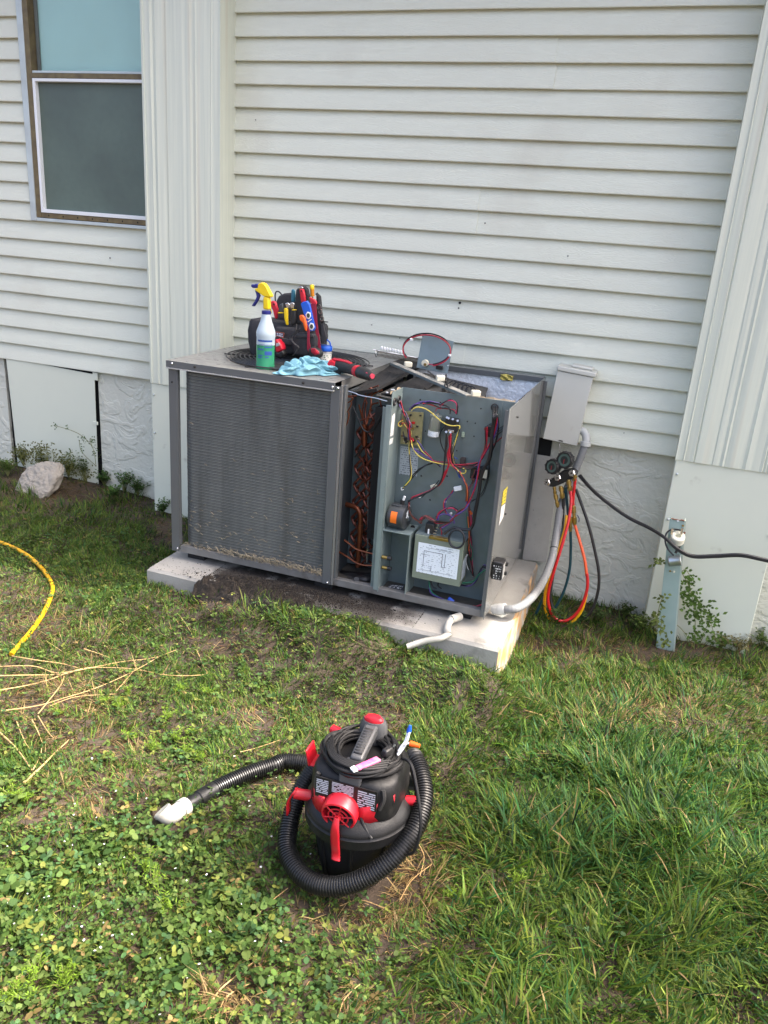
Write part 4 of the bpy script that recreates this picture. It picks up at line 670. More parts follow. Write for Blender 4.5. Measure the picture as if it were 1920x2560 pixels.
a, d = cpts[0], (cpts[0] - cpts[3]).normalized(); MB().lathe([(.0225, -.032), (.0235, -.028), (.0235, -.006), (.0215, -.004), (.0215, .012), (.0185, .013), (.0185, .022)], fr(a, d), 12).build('connector', mat('white_fitting', (.5, .51, .49), .45), cdt, smooth=30)
MB().tube(cr([P(1463, 1114, y=-.115), P(1466, 1098, y=-.11), P(1462, 1083, y=-.1), P(1452, 1076, y=-.09), P(1440, 1078, y=-.085)], 5), .017, 12).build('elbow', mat('grey_fitting', (.42, .43, .41), .5), cdt)
MB().lathe([(.019, 0), (.0225, .002), (.0225, .02), (.019, .022)], fr(P(1463, 1116, y=-.115), P(1465, 1100, y=-.112) - P(1463, 1116, y=-.115)), 12).build('elbow_nut', MATS['grey_fitting'], cdt)
a = P(1385, 1370, y=-.29); 
i_ = min(range(len(cpts)), key=lambda k: (cpts[k] - a).length); MB().lathe([(.0176, -.002), (.0182, -.001), (.0182, .001), (.0176, .002)], fr(cpts[i_], cpts[i_ + 1] - cpts[i_ - 1]), 14).build('cable_tie', blackp, cdt)
chrome = mat('chrome_knob', (.6, .6, .6), .18, metal=1, var=.3, vs=80, vcol=(.3, .3, .3))
mf = thing('gauge_manifold', 'refrigerant gauge manifold with two black dials and coloured hoses hanging under the box', 'gauge set', (-.31, -.18, .6))
J = K(1340, 1100, 7.37); yg = -.17
bd = MB().prism([J(230, 860, y=yg), J(270, 740, y=yg), J(520, 560, y=yg), J(700, 540, y=yg), J(770, 610, y=yg), J(700, 700, y=yg), J(520, 790, y=yg), J(330, 870, y=yg)], (0, .035, 0)).build('manifold_body', blackp, mf, bev=.004)
for X_, Y_, r_, tilt in ((295, 490, .0305, -.55), (525, 370, .0345, -.42)):
    a = J(X_, Y_, y=yg - .02); nrm_ = Vector((math.sin(tilt) * .9, -1, .12)).normalized(); M_ = fr(a + nrm_ * -.02, nrm_)
    ga = MB().lathe([(r_ * .85, -.012), (r_ * 1.02, -.004), (r_ * 1.05, .006), (r_ * 1.06, .022), (r_ * .98, .028), (r_ * .86, .028), (r_ * .84, .022), (0, .022)], M_, 28).build('gauge', blackp, mf)
    MB().lathe([(0, .0225), (r_ * .8, .0225), (r_ * .8, .0228), (0, .0229)], M_, 28).build('dial_face', mat('dial_green', (.085, .14, .12), .4), ga)
    MB().lathe([(0, .0232), (r_ * .5, .0232), (0, .0234)], M_, 24).build('dial_centre', mat('dial_dark', (.02, .025, .025), .4), ga)
    MB().obox(M_, -.0012, .0012, -.004, r_ * .45, .0236, .0243).build('needle', mat('needle_red', (.4, .03, .04), .5), ga)
    for k in range(10):
        t_ = 6.283 * k / 10; MB().lathe([(.0026, -.004), (.0026, .027)], M_ @ Matrix.Translation((r_ * 1.04 * math.cos(t_), r_ * 1.04 * math.sin(t_), 0)), 6).build('boot_rib', blackp, ga)
for X_, Y_ in ((240, 770), (435, 690), (695, 605)):
    a = J(X_, Y_, y=yg - .006); nd = Vector((-.35, -1, .1)).normalized(); kn = MB().lathe([(.011, 0), (.0158, .004), (.0158, .02), (.0135, .024), (0, .024)], fr(a, nd), 6).build('valve_knob', chrome, mf, smooth=20)
    MB().cyl(a + nd * .0243, a + nd * .0255, .004, 8).build('knob_screw', blackp, kn)
MB().tube(cr([J(435, 60, y=-.11), J(440, 150, y=-.13), J(445, 215, y=-.15), J(470, 240, y=-.16)], 5), .0018, 6).build('hanging_hook', steel, mf)
def fit(pts, r_=.0075):
    r_ *= 1.35; p = [J(a_, b_, y=-.185) for a_, b_ in pts]; m = len(p)
    MB().tube([p[0].lerp(p[-1], t_) for t_ in (0, .08, .1, .4, .42, .6, .62, .9, 1)], [r_ * .6, r_ * .7, r_, r_, r_ * .7, r_ * .75, r_ * 1.05, r_ * .95, r_ * .7], 8).build('brass_fitting', brass, mf, smooth=30)
fit([(335, 860), (352, 1000)], .006); fit([(350, 985), (410, 1245)], .007); fit([(455, 850), (490, 1075)], .0082); fit([(600, 730), (632, 940)], .0082); fit([(735, 650), (700, 760)], .006); fit([(690, 1190), (712, 1570)], .0075); fit([(640, 1420), (630, 1690)], .0062)
hb = mat('blue_hose', (.012, .06, .075), .35); hr = mat('red_hose', (.5, .012, .015), .32); hy = mat('yellow_hose', (.72, .36, .005), .35); hk_ = mat('black_hose', (.016, .016, .017), .35); ho = mat('orange_hose', (.7, .09, .015), .35)
def hose(m, r_, pts, label, crop=D4):
    MB().tube(cr([crop(q[0], q[1], y=q[2]) for q in pts], 7), r_, 10).build('hose', m, mf, label=label)
hose(hb, .0062, [(364, 970, -.185), (378, 1090, -.2), (365, 1200, -.22), (335, 1340, -.25), (295, 1460, -.27), (245, 1570, -.27), (212, 1650, -.26), (222, 1688, -.24), (265, 1670, -.22), (330, 1600, -.2), (395, 1480, -.19), (430, 1350, -.185), (438, 1220, -.185), (436, 1110, -.185)], 'dark blue refrigerant hose')
hose(hy, .0064, [(412, 1010, -.2), (400, 1100, -.22), (360, 1220, -.25), (310, 1380, -.275), (280, 1490, -.285), (278, 1580, -.285), (310, 1655, -.28), (380, 1690, -.27), (450, 1668, -.26), (505, 1600, -.25), (535, 1500, -.24)], 'yellow refrigerant hose')
hose(hr, .0068, [(436, 860, -.187), (440, 930, -.2), (425, 1040, -.235), (385, 1190, -.27), (335, 1350, -.295), (302, 1470, -.3), (298, 1550, -.3), (325, 1630, -.295), (380, 1665, -.285), (445, 1645, -.275), (505, 1570, -.265), (540, 1460, -.255), (538, 1370, -.25)], 'red refrigerant hose')
hose(ho, .0066, [(537, 1385, -.25), (525, 1290, -.235), (490, 1160, -.205), (464, 1072, -.19)], 'orange red end of refrigerant hose'); hose(hr, .0064, [(458, 980, -.185), (452, 920, -.185), (460, 840, -.185), (466, 785, -.185)], 'red refrigerant hose')
hose(hk_, .0068, [(470, 850, -.18), (500, 930, -.18), (545, 1060, -.19), (585, 1220, -.2), (612, 1370, -.21), (605, 1490, -.22), (565, 1600, -.23), (500, 1660, -.24), (430, 1665, -.25), (350, 1620, -.25), (312, 1530, -.245), (320, 1430, -.235), (355, 1250, -.21), (385, 1080, -.19), (392, 900, -.185)], 'black refrigerant hose')
hose(hb, .0058, [(405, 840, -.175), (415, 930, -.17), (425, 1040, -.175), (436, 1110, -.185)], 'dark blue refrigerant hose')
MB().tube(cr([D4(478, 1010, y=-.19), D4(490, 1030, y=-.2), D4(488, 1052, y=-.2)], 4), .002, 6).build('valve_lever', mat('blue_lever', (.02, .04, .12), .4), mf)
gp = thing('meter_post', 'faded green steel channel post with white insulator and rusty top by the skirting', 'post', (.2, -.27, 0))
gpm = mat('green_post_paint', (.25, .345, .32), .6, var=.5, vs=18, vcol=(.33, .42, .39), dirt=((.22, .1, .05), 14, .68, .8))
gtl, gtr, gbl, gbr = P(1677, 1298, y=-.27), P(1711, 1303, y=-.27), P(1642, 1622, y=-.27), P(1683, 1630, y=-.27)
dz = Vector((0, .03, 0)); MB().hexa([gbl, gbr, gbr + Vector((0, .004, 0)), gbl + Vector((0, .004, 0)), gtl, gtr, gtr + Vector((0, .004, 0)), gtl + Vector((0, .004, 0))]).build('post_web', gpm, gp)
lite = mat('green_flange', (.45, .52, .44), .6, var=.3, vs=20)
MB().hexa([gbr, gbr + Vector((.006, -.0005, 0)), gbr + Vector((.006, .035, 0)), gbr + Vector((0, .035, 0)), gtr, gtr + Vector((.006, -.0005, 0)), gtr + Vector((.006, .035, 0)), gtr + Vector((0, .035, 0))]).build('post_flange', lite, gp)
MB().hexa([gbl - Vector((.004, 0, 0)), gbl, gbl + Vector((0, .03, 0)), gbl + Vector((-.004, .03, 0)), gtl - Vector((.004, 0, 0)), gtl, gtl + Vector((0, .03, 0)), gtl + Vector((-.004, .03, 0))]).build('post_flange', gpm, gp)
rust = mat('rust', (.13, .035, .02), .9, var=.7, vs=60, vcol=(.3, .16, .1)); mb = MB(); mb.tube([gtl.lerp(gtr, k / 8) + Vector((0, -.001, .001 + .003 * random.random())) for k in range(9)], [.0015 + .002 * random.random() for _ in range(9)], 5); mb.build('rusty_edge', rust, gp)
T5 = K(1600, 1260, 5.82)
for X_, Y_, mm in ((550, 245, white), (625, 315, brass), (648, 418, rust), (440, 975, brass), (495, 985, cream)): MB().lathe([(0, 0), (.0045, 0), (.0045, .0015), (.0022, .002), (0, .002)], fr(T5(X_, Y_, y=-.2708), (0, -1, 0)), 10).build('rivet', mm, gp)
ia = T5(530, 545, y=-.285); ib = T5(538, 415, y=-.315); ins = MB().lathe([(.01, -.002), (.0265, 0), (.029, .004), (.0275, .012), (.0285, .014), (.0275, .026), (.0285, .028), (.0275, .034), (.024, .037), (.012, .037), (.0105, .034), (.0105, .02), (0, .02)], fr(ia, (.05, -.55, 1)), 26).build('ceramic_insulator', mat('ceramic', (.68, .66, .53), .35), gp, smooth=30)
for s_ in (-1, 1): a = T5(538 + 70 * s_, 400, y=-.305); MB().cyl(a + Vector((0, .002, -.012)), a + Vector((0, 0, .014)), .005, 8).build('insulator_stud', steel, gp)
MB().lathe([(.0, 0), (.018, 0), (.0225, .004), (.0225, .046), (.024, .048), (.0215, .05), (0, .048)], fr(T5(410, 835, y=-.3), T5(625, 815, y=-.3) - T5(410, 835, y=-.3)), 22).build('metal_cap', mat('zinc_cap', (.5, .55, .56), .3, metal=.8, var=.3, vs=30), gp)
MB().tube(cr([T5(490, 750, y=-.325), T5(410, 660, y=-.32), T5(370, 560, y=-.31), T5(375, 450, y=-.30), T5(430, 385, y=-.295), T5(520, 370, y=-.29), T5(590, 385, y=-.29)], 5), .0036, 6).build('strap_wire', blackp, gp)
MB().tube([T5(600, 570, y=-.29), T5(515, 715, y=-.3)], .006, 6).build('spring_strap', blackp, gp); MB().tube(cr([T5(440, 560, y=-.3), T5(520, 600, y=-.305), T5(610, 560, y=-.3)], 4), .006, 6).build('bracket', blackp, gp)
cbm = mat('black_cable', (.017, .017, .018), .42)
cb2 = thing('power_cable', 'pair of black cables strung from the conduit past the green post', 'cable', (.15, -.3, .4))
for k in range(2):
    o_ = 9 * k; MB().tube(cr([D4(488 + o_, 765 - o_ * .4, y=-.13), D4(560, 845 - o_, y=-.17), D4(650, 925 - o_, y=-.2), D4(790, 1025 - o_ * .8, y=-.23), D4(930, 1095 - o_ * .7, y=-.27), D4(1020, 1152 - o_ * .5, y=-.31), D4(1100, 1225 - o_, y=-.335), D4(1190, 1268 - o_, y=-.335), D4(1330, 1268 - o_, y=-.33), D4(1480, 1262 - o_, y=-.33), D4(1600, 1283 - o_, y=-.33), D4(1760, 1325 - o_, y=-.33), D4(2000, 1420, y=-.33)], 7), .0056, 8).build('cable', cbm, cb2)
# ------------------------------------------------------------------ things standing on the unit
B = K(600, 690, 4.608)
def pm(name, col, rough=.45, **k): return mat(name, col, rough, **k)
yel, navy, redp, bluep, tealp, orp, amber = pm('yellow_plastic', (.78, .55, .01), .35), pm('navy_plastic', (.015, .02, .16), .35), pm('red_tool', (.5, .012, .03), .38), pm('blue_tool', (.01, .10, .55), .38), pm('teal_tool', (.02, .13, .19), .4), pm('orange_tool', (.8, .12, .01), .4), pm('amber_handle', (.55, .2, .01), .25, coat=.4)
canvas = mat('bag_canvas', (.022, .022, .025), .85, var=.6, vs=30, vcol=(.05, .05, .055), bump=.6, bs=420)
canvas2 = mat('bag_webbing', (.045, .046, .05), .8, var=.4, vs=40, bump=.5, bs=500)
def slab(name, m, parent, pts, y, t, bev=.003, crop=B, dy=0, seg=2):
    p = [crop(a_, b_, y=y + dy * (b_ - pts[0][1]) / 400) for a_, b_ in pts]; return MB().prism(p, (0, t, 0)).build(name, m, parent, bev=bev, seg=seg)
# spray bottle
bc = P(663, 921, z=1.0405); sb = thing('spray_bottle', 'spray bottle half full of green liquid with yellow and blue trigger head', 'spray bottle', bc)
milky = mat('milky_plastic', (.55, .66, .72), .35, trans=.25, spec=.5); liq = mat('green_liquid', (.06, .42, .22), .25, trans=.45, spec=.5); nodes(liq)[2].inputs['IOR'].default_value = 1.34
Mb = Matrix.Translation(bc); rB = .0368
MB().lathe([(0, 0), (rB - .003, 0), (rB, .003), (rB, .014), (rB - .0015, .018), (rB - .0015, .092)], Mb, 36).build('liquid_body', liq, sb)
MB().lathe([(rB - .0015, .0925), (rB - .0015, .12), (rB, .124), (rB, .139), (.033, .152), (.022, .182), (.0185, .198), (.0175, .207), (0, .207)], Mb, 36).build('bottle_body', milky, sb)
MB().lathe([(.0155, .2072), (.0178, .208), (.0178, .219), (.0155, .2205)], Mb, 30).build('collar', navy, sb)
d0 = Vector((CAM.x - bc.x, CAM.y - bc.y, 0)).normalized(); d1 = Vector((-d0.y, d0.x, 0)); mb = MB(); rl = rB - .0008
ang = np.linspace(-1.15, 1.05, 11)
for k in range(10):
    q = [bc + (d0 * math.cos(a) + d1 * math.sin(a)) * rl for a in ang[k:k + 2]]; fu = [k / 10, (k + 1) / 10]
    mb.quad(q[0] + Vector((0, 0, .03)), q[1] + Vector((0, 0, .03)), q[1] + Vector((0, 0, .118)), q[0] + Vector((0, 0, .118))); mb.uv[len(mb.f) - 1] = [(fu[0], 0), (fu[1], 0), (fu[1], 1), (fu[0], 1)]
lb = print_mat('bottle_label', (.7, .8, .86), (.02, .07, .35), 5, 9, .5, thresh=.53); nodes(lb)[2].inputs['Alpha'].default_value = 1
mb2 = MB()
for q0, q1, z0_, z1_ in ((-.95, .75, .106, .113), (-.95, -.2, .075, .080), (-.1, .8, .084, .089), (-.1, .75, .056, .071), (-.9, -.3, .052, .056), (-.9, -.35, .044, .048), (-.05, .4, .046, .050), (-.9, .8, .094, .096)):
    for k in range(6):
        a_, b2 = q0 + (q1 - q0) * k / 6, q0 + (q1 - q0) * (k + 1) / 6; pq = [bc + (d0 * math.cos(a) + d1 * math.sin(a)) * rl for a in (a_, b2)]
        mb2.quad(pq[0] + Vector((0, 0, z0_)), pq[1] + Vector((0, 0, z0_)), pq[1] + Vector((0, 0, z1_)), pq[0] + Vector((0, 0, z1_)))
tag(mb2.build('label_print', mat('label_ink', (.02, .07, .3), .5), sb), kind='stuff')
yb_ = bc.y
slab('trigger_head', yel, sb, [(205, 95), (240, 76), (270, 82), (300, 120), (335, 190), (358, 232), (345, 248), (300, 240), (270, 235), (215, 195), (170, 165), (165, 145), (200, 140)], yb_ - .012, .024, .005, seg=3)
slab('head_neck', yel, sb, [(262, 236), (326, 245), (330, 392), (260, 385)], yb_ - .012, .024, .006, seg=3)
slab('nozzle', navy, sb, [(128, 95), (160, 100), (180, 88), (212, 100), (212, 135), (175, 140), (140, 138), (122, 118)], yb_ - .010, .02, .003)
slab('trigger', navy, sb, [(165, 160), (200, 185), (224, 225), (205, 280), (160, 350), (128, 345), (165, 290), (188, 240), (180, 200)], yb_ - .007, .014, .003)
# tool bag
tb = thing('tool_bag', 'black canvas tool bag stuffed with hand tools standing on the fan grille', 'tool bag', (-1.37, -.5, 1.05))
MBx = MB(); x0_, x1_ = B(175, 700, y=-.48).x, B(935, 700, y=-.48).x; rings = []
for z, sc in ((1.052, .93), (1.06, .97), (1.10, 1.0), (1.15, 1.02), (1.185, 1.0), (1.195, .96)):
    rings.append([((x0_ + x1_) / 2 + a_ * sc + .003 * math.sin(z * 90 + k), -.475 + b_ * sc + .003 * math.cos(z * 70 + k * 2), z) for k, (a_, b_) in enumerate(rrect(x1_ - x0_, .17, .035, 5))])
loft(MBx, rings); MBx.build('bag_body', canvas, tb, smooth=50)
slab('front_pocket', canvas, tb, [(400, 575), (640, 600), (640, 905), (520, 920), (400, 880)], -.582, .03, .012, seg=3)
slab('pocket_flap', canvas2, tb, [(395, 690), (610, 740), (590, 800), (395, 770)], -.588, .008, .003)
slab('side_pouch', canvas, tb, [(560, 700), (640, 660), (860, 650), (890, 720), (880, 900), (780, 940), (640, 930), (600, 900)], -.60, .05, .014, seg=3)
slab('pouch_band', canvas2, tb, [(650, 680), (840, 670), (845, 705), (655, 715)], -.604, .006, .002)
slab('divider', canvas, tb, [(410, 290), (440, 230), (500, 200), (600, 190), (640, 260), (640, 560), (420, 540)], -.47, .03, .01, seg=3)
slab('end_flap', canvas2, tb, [(155, 520), (225, 510), (235, 600), (180, 640), (160, 600)], -.50, .03, .008)
slab('tall_sheath', canvas, tb, [(640, 560), (628, 260), (640, 160), (680, 115), (735, 108), (780, 150), (795, 250), (800, 560)], -.545, .02, .008, seg=3)
MB().tube(cr([B(410, 320, y=-.46), B(405, 220, y=-.46), B(420, 180, y=-.46), B(455, 185, y=-.46), B(490, 230, y=-.46)], 5), .003, 6).build('carry_loop', canvas2, tb)
for pts in ([(655, 560), (640, 640), (580, 700), (590, 740), (640, 790), (675, 820), (640, 880), (610, 915)], [(690, 600), (650, 660), (600, 710), (610, 760), (660, 810), (650, 870)]):
    MB().tube(cr([B(a_, b_, y=-.615) for a_, b_ in pts], 5), .0055, 6, flat=.35).build('strap', canvas2, tb)
slab('right_pocket', canvas, tb, [(870, 200), (910, 230), (918, 330), (935, 500), (990, 690), (985, 760), (930, 770), (880, 740), (870, 500)], -.53, .03, .008)
a = B(455, 680, y=-.59); mb = MB(); mb.quad(B(412, 690, y=-.5915), B(500, 715, y=-.5915), B(512, 655, y=-.5915), B(412, 640, y=-.5915)); lg = mb.build('logo_patch', mat('patch_orange', (.45, .12, .06), .7), tb)
mb = MB(); mb.quad(B(416, 684, y=-.5925), B(495, 706, y=-.5925), B(505, 660, y=-.5925), B(416, 647, y=-.5925)); mb.build('patch_lettering', print_mat('patch_print', (.02, .02, .05), (.55, .57, .65), 2.6, 2, .62, thresh=.46), lg)
G_ = 'hand tools standing in the tool bag'
def tool(name, label, cat, x_, y_): return thing(name, label, cat, B(x_, y_, y=-.54), group=G_)
t = tool('pliers', 'red handled pliers standing in the bag nearest the spray bottle', 'pliers', 390, 500)
slab('handle', redp, t, [(342, 300), (365, 285), (395, 288), (410, 310), (432, 380), (425, 500), (395, 490), (375, 400), (345, 340)], -.56, .014, .005); MB().cyl(B(390, 325, y=-.561), B(390, 325, y=-.563), .0035, 10).build('hang_hole', dark, t)
slab('handle', yel, t, [(338, 385), (352, 378), (358, 430), (342, 440)], -.548, .01, .003)
t = tool('wire_stripper', 'yellow and black wire stripper with chrome jaws in the tool bag', 'wire stripper', 570, 560)
slab('grip', yel, t, [(500, 375), (525, 365), (545, 380), (550, 570), (525, 565), (505, 480)], -.575, .012, .004); slab('grip', blackp, t, [(590, 395), (635, 395), (640, 545), (590, 570), (575, 500)], -.57, .012, .004); slab('grip_edge', yel, t, [(596, 385), (640, 388), (640, 396), (597, 398)], -.572, .012, .001)
slab('jaw', chrome, t, [(515, 315), (550, 305), (575, 330), (560, 380), (530, 370)], -.565, .01, .003); slab('jaw', chrome, t, [(572, 310), (605, 302), (628, 320), (615, 375), (580, 380)], -.563, .01, .003)
t = tool('cutters', 'black and yellow diagonal cutters between red pliers and wire stripper', 'cutters', 460, 500)
slab('grip', blackp, t, [(435, 430), (490, 430), (495, 490), (440, 490)], -.572, .01, .003); slab('grip_edge', yel, t, [(434, 420), (492, 420), (492, 430), (434, 430)], -.573, .011, .001); slab('jaw', mat('tool_steel', (.08, .085, .09), .35, metal=.6), t, [(450, 330), (490, 310), (500, 420), (440, 420)], -.57, .01, .004)
t = tool('nut_driver', 'teal blue handled nut driver standing behind the wire stripper', 'nut driver', 603, 310)
slab('handle', tealp, t, [(585, 165), (598, 152), (615, 152), (627, 170), (628, 305), (582, 300)], -.53, .014, .005); slab('shank', steel, t, [(596, 300), (612, 300), (612, 420), (596, 420)], -.526, .006, .001)
t = tool('utility_knife', 'red folding knife with silver tip in the tall black sheath', 'knife', 710, 310)
slab('handle', redp, t, [(680, 160), (690, 150), (725, 150), (740, 200), (752, 300), (700, 308)], -.566, .014, .004); slab('tip', steel, t, [(664, 150), (675, 125), (700, 118), (725, 128), (722, 152)], -.56, .01, .003); MB().cyl(B(708, 172, y=-.567), B(708, 172, y=-.569), .003, 10).build('pivot', dark, t)
t = tool('torpedo_level', 'bright blue torpedo level with two white hexagonal vial windows', 'level', 780, 470)
slab('level_body', bluep, t, [(695, 320), (720, 300), (770, 285), (800, 330), (862, 600), (850, 632), (800, 640), (770, 560)], -.60, .016, .003)
for cx, cy in ((785, 455), (822, 582)):
    hx_ = [(cx + 38 * math.cos(R(60 * k + 12)) * .85, cy + 46 * math.sin(R(60 * k + 12))) for k in range(6)]; slab('vial_frame', white, t, hx_, -.603, .004, .001); slab('vial', mat('vial_dark', (.05, .06, .045), .2), t, [(cx + (a_ - cx) * .62, cy + (b_ - cy) * .62) for a_, b_ in hx_], -.605, .003, .0005)
slab('mark', white, t, [(775, 525), (822, 493), (826, 503), (779, 535)], -.6015, .002, .0003)
t = tool('pipe_cutter', 'orange tubing cutter wedged beside the blue level', 'tubing cutter', 720, 560)
slab('cutter_body', orp, t, [(678, 455), (720, 448), (745, 480), (770, 580), (765, 640), (745, 630), (720, 540), (685, 510)], -.612, .012, .004); slab('cutter_jaw', blackp, t, [(685, 512), (705, 505), (730, 560), (745, 632), (735, 645), (700, 560)], -.61, .01, .003)
t = tool('red_lanyard', 'dark red strap looped from a red handle down over the bag', 'strap', 860, 500)
slab('handle', redp, t, [(795, 240), (860, 272), (878, 300), (878, 330), (810, 315)], -.585, .012, .003)
strp = mat('red_webbing', (.26, .008, .03), .7, bump=.4, bs=400); slab('strap', strp, t, [(812, 318), (876, 320), (888, 520), (940, 900), (930, 925), (905, 860), (868, 640)], -.59, .003, .001); slab('strap', strp, t, [(775, 560), (802, 640), (800, 760), (825, 890), (800, 900), (770, 840)], -.608, .003, .001)
t = tool('screwdriver', 'amber brown screwdriver handle standing tallest at the back of the bag', 'screwdriver', 828, 230)
a, b2 = B(835, 235, y=-.52), B(828, 100, y=-.52); ax_ = b2 - a; MB().lathe([(0, -.06), (.003, -.06), (.003, 0), (.009, 0), (.0085, ax_.length * .5), (.0088, ax_.length * .55), (.0075, ax_.length * .95), (0, ax_.length)], fr(a, ax_), 12).build('handle', amber, t); MB().lathe([(.0087, ax_.length * .6), (.0092, ax_.length * .62), (.0088, ax_.length * .9), (.006, ax_.length * 1.01), (0, ax_.length * 1.02)], fr(a, ax_), 12).build('end_cap', yel, t)
t = tool('black_meter_leads', 'black coiled test leads and clips hanging at the side of the bag', 'test leads', 930, 500)
for pts in ([(880, 200), (905, 240), (912, 340), (930, 420), (955, 520), (985, 620), (1000, 700)], [(900, 350), (925, 400), (935, 470), (950, 540), (975, 640)]): MB().tube(cr([B(a_, b_, y=-.55) for a_, b_ in pts], 5), .006, 6).build('lead', blackp, t)
MB().tube([B(935, 525, y=-.56), B(1015, 530, y=-.57)], [.003, .002], 6).build('probe', blackp, t)
for cy in (360, 410, 490): MB().tube([B(912 + (cy - 360) * .25, cy, y=-.565) + Vector((.008 * math.cos(k), 0, .01 * math.sin(k))) for k in np.linspace(0, 6.28, 10)[:-1]], .002, 5, closed=True).build('clip_ring', steel, t)
slab('strap_end', canvas2, t, [(930, 560), (960, 560), (998, 710), (960, 780), (935, 760)], -.56, .008, .002)
t = thing('battery_pack', 'red and black tool battery leaning between spray bottle and bag', 'battery', B(450, 930, z=1.052))
slab('case', redp, t, [(400, 728), (430, 735), (470, 790), (488, 850), (440, 880), (405, 880)], -.64, .04, .005); slab('base', blackp, t, [(405, 884), (445, 884), (490, 855), (505, 900), (470, 945), (420, 925)], -.645, .04, .004); slab('label', mat('grey_label', (.4, .4, .42), .5), t, [(410, 778), (450, 768), (460, 800), (415, 815)], -.643, .002, .0005)
t = thing('tape_measure', 'dark red and black tape measure in front of the tool bag', 'tape measure', B(860, 960, z=1.046))
slab('case', blackp, t, [(780, 850), (825, 812), (880, 840), (925, 880), (920, 935), (870, 965), (820, 940), (785, 900)], -.665, .035, .006); slab('face', mat('dark_red', (.32, .01, .025), .4), t, [(810, 835), (860, 832), (905, 868), (912, 900), (860, 915), (815, 880)], -.669, .006, .003); slab('badge', redp, t, [(848, 862), (880, 858), (895, 890), (870, 898)], -.672, .004, .001)
# jar with blue lid
jc = P(811, 908, z=1.046); j = thing('jar', 'small clear jar with blue screw lid and looped strap beside the bag', 'jar', jc); Mj = Matrix.Translation(jc)
jm = mat('jar_plastic', (.62, .62, .58), .2, trans=.5); MB().lathe([(0, 0), (.026, 0), (.0285, .003), (.0285, .045), (.025, .051), (.025, .054), (0, .054)], Mj, 28).build('jar_body', jm, j)
MB().lathe([(.029, .052), (.0298, .0535), (.0298, .07), (.028, .0725), (0, .0725)], Mj, 28).build('lid', bluep, j); MB().tube(cr([jc + Vector((-.024, 0, .072)), jc + Vector((-.02, -.005, .09)), jc + Vector((0, -.01, .1)), jc + Vector((.02, -.005, .09)), jc + Vector((.024, 0, .072))], 5), .003, 6).build('lid_loop', bluep, j)
mb = MB(); ang = np.linspace(-1.2, 1.2, 9)
for k in range(8):
    pq = [jc + (d0 * math.cos(a) + d1 * math.sin(a)) * .0288 for a in ang[k:k + 2]]; mb.quad(pq[0] + Vector((0, 0, .004)), pq[1] + Vector((0, 0, .004)), pq[1] + Vector((0, 0, .04)), pq[0] + Vector((0, 0, .04))); mb.uv[len(mb.f) - 1] = [(k / 8, 0), ((k + 1) / 8, 0), ((k + 1) / 8, 1), (k / 8, 1)]
mb.build('jar_label', print_mat('jar_label', (.7, .69, .62), (.05, .12, .06), 2, 5, .5, thresh=.56), j)
# blue rag
ra, rb = P(692, 936, z=1.041), P(838, 938, z=1.041)
def ragf(i, j):
    s_ = i; ce = ra.lerp(rb, s_); wdt = .085 * (.55 + .45 * math.sin(3.1 * min(1, s_ * 1.05 + .05))) * (1 + .12 * math.sin(17 * s_)); v_ = (j - .5) * 2
    prof = max(0, 1 - abs(v_) ** 2.2); hgt = .042 * (math.sin(3.14 * min(1, s_ ** .8)) ** .8 * .75 + .25 * math.sin(3.14 * s_)) * (1 - .35 * smooth01((s_ - .6) / .3))
    fold = .012 * math.sin(15 * s_ + 3 * v_ + 1.8 * math.sin(2.5 * v_ + 5 * s_)) + .006 * math.sin(24 * s_ - 6 * v_ + 1.3) + .004 * math.sin(9 * v_ + 12 * s_)
    e_ = prof * min(1, 6 * s_ + .1) * min(1, 6 * (1 - s_) + .15)
    return ce + Vector((.012 * math.sin(9 * v_ + 4 * s_) + .008 * math.sin(23 * v_), .045 + v_ * wdt + .008 * math.sin(21 * s_), .002 + hgt * prof ** .8 + abs(fold) * e_ * 1.2))
rg = MB().grid(ragf, 90, 60).build('rag', mat('blue_cloth', (.16, .35, .42), .9, var=.3, vs=40, vcol=(.2, .4, .48), bump=.5, bs=600), None, loc=tuple(ra.lerp(rb, .5)), solid=.0016, smooth=60); tag(rg, 'crumpled light blue cloth rag on the front edge of unit top', 'rag')
# cordless ratchet
dr = thing('cordless_ratchet', 'red and black cordless power ratchet lying on the unit top corner', 'power tool', B(1280, 1120, z=1.045))
dz_ = 1.072; pth = [(1050, 1030), (1075, 1020), (1140, 1028), (1200, 1045), (1280, 1070), (1340, 1092), (1375, 1105), (1420, 1118), (1480, 1140), (1520, 1165)]; rd = [.016, .023, .0255, .024, .021, .021, .022, .0225, .02, .013]
pw3 = [B(a_, b_, z=dz_) for a_, b_ in pth]
def seg_(i0, i1, m, name, add=0, k=8):
    c_ = cr(pw3[i0:i1 + 1], k); r_ = list(np.interp(np.linspace(i0, i1, len(c_)), range(10), rd)); MB().tube(c_, [q + add for q in r_], 14).build(name, m, dr)
rub = mat('rubber_grip', (.02, .02, .021), .7, var=.3, vs=60)
seg_(0, 2, redp, 'motor_end'); seg_(2, 5, rub, 'grip'); seg_(5, 6, redp, 'collar', .0012); seg_(6, 9, blackp, 'ratchet_head')
for k in range(2): a = pw3[3] + Vector((0, 0, .018)); MB().tube(cr([pw3[1] + Vector((0, -.01 + .016 * k, .022)), pw3[3] + Vector((0, -.01 + .016 * k, .0225)), pw3[4] + Vector((0, -.006 + .01 * k, .02))], 5), .004, 6).build('red_trim', redp, dr)
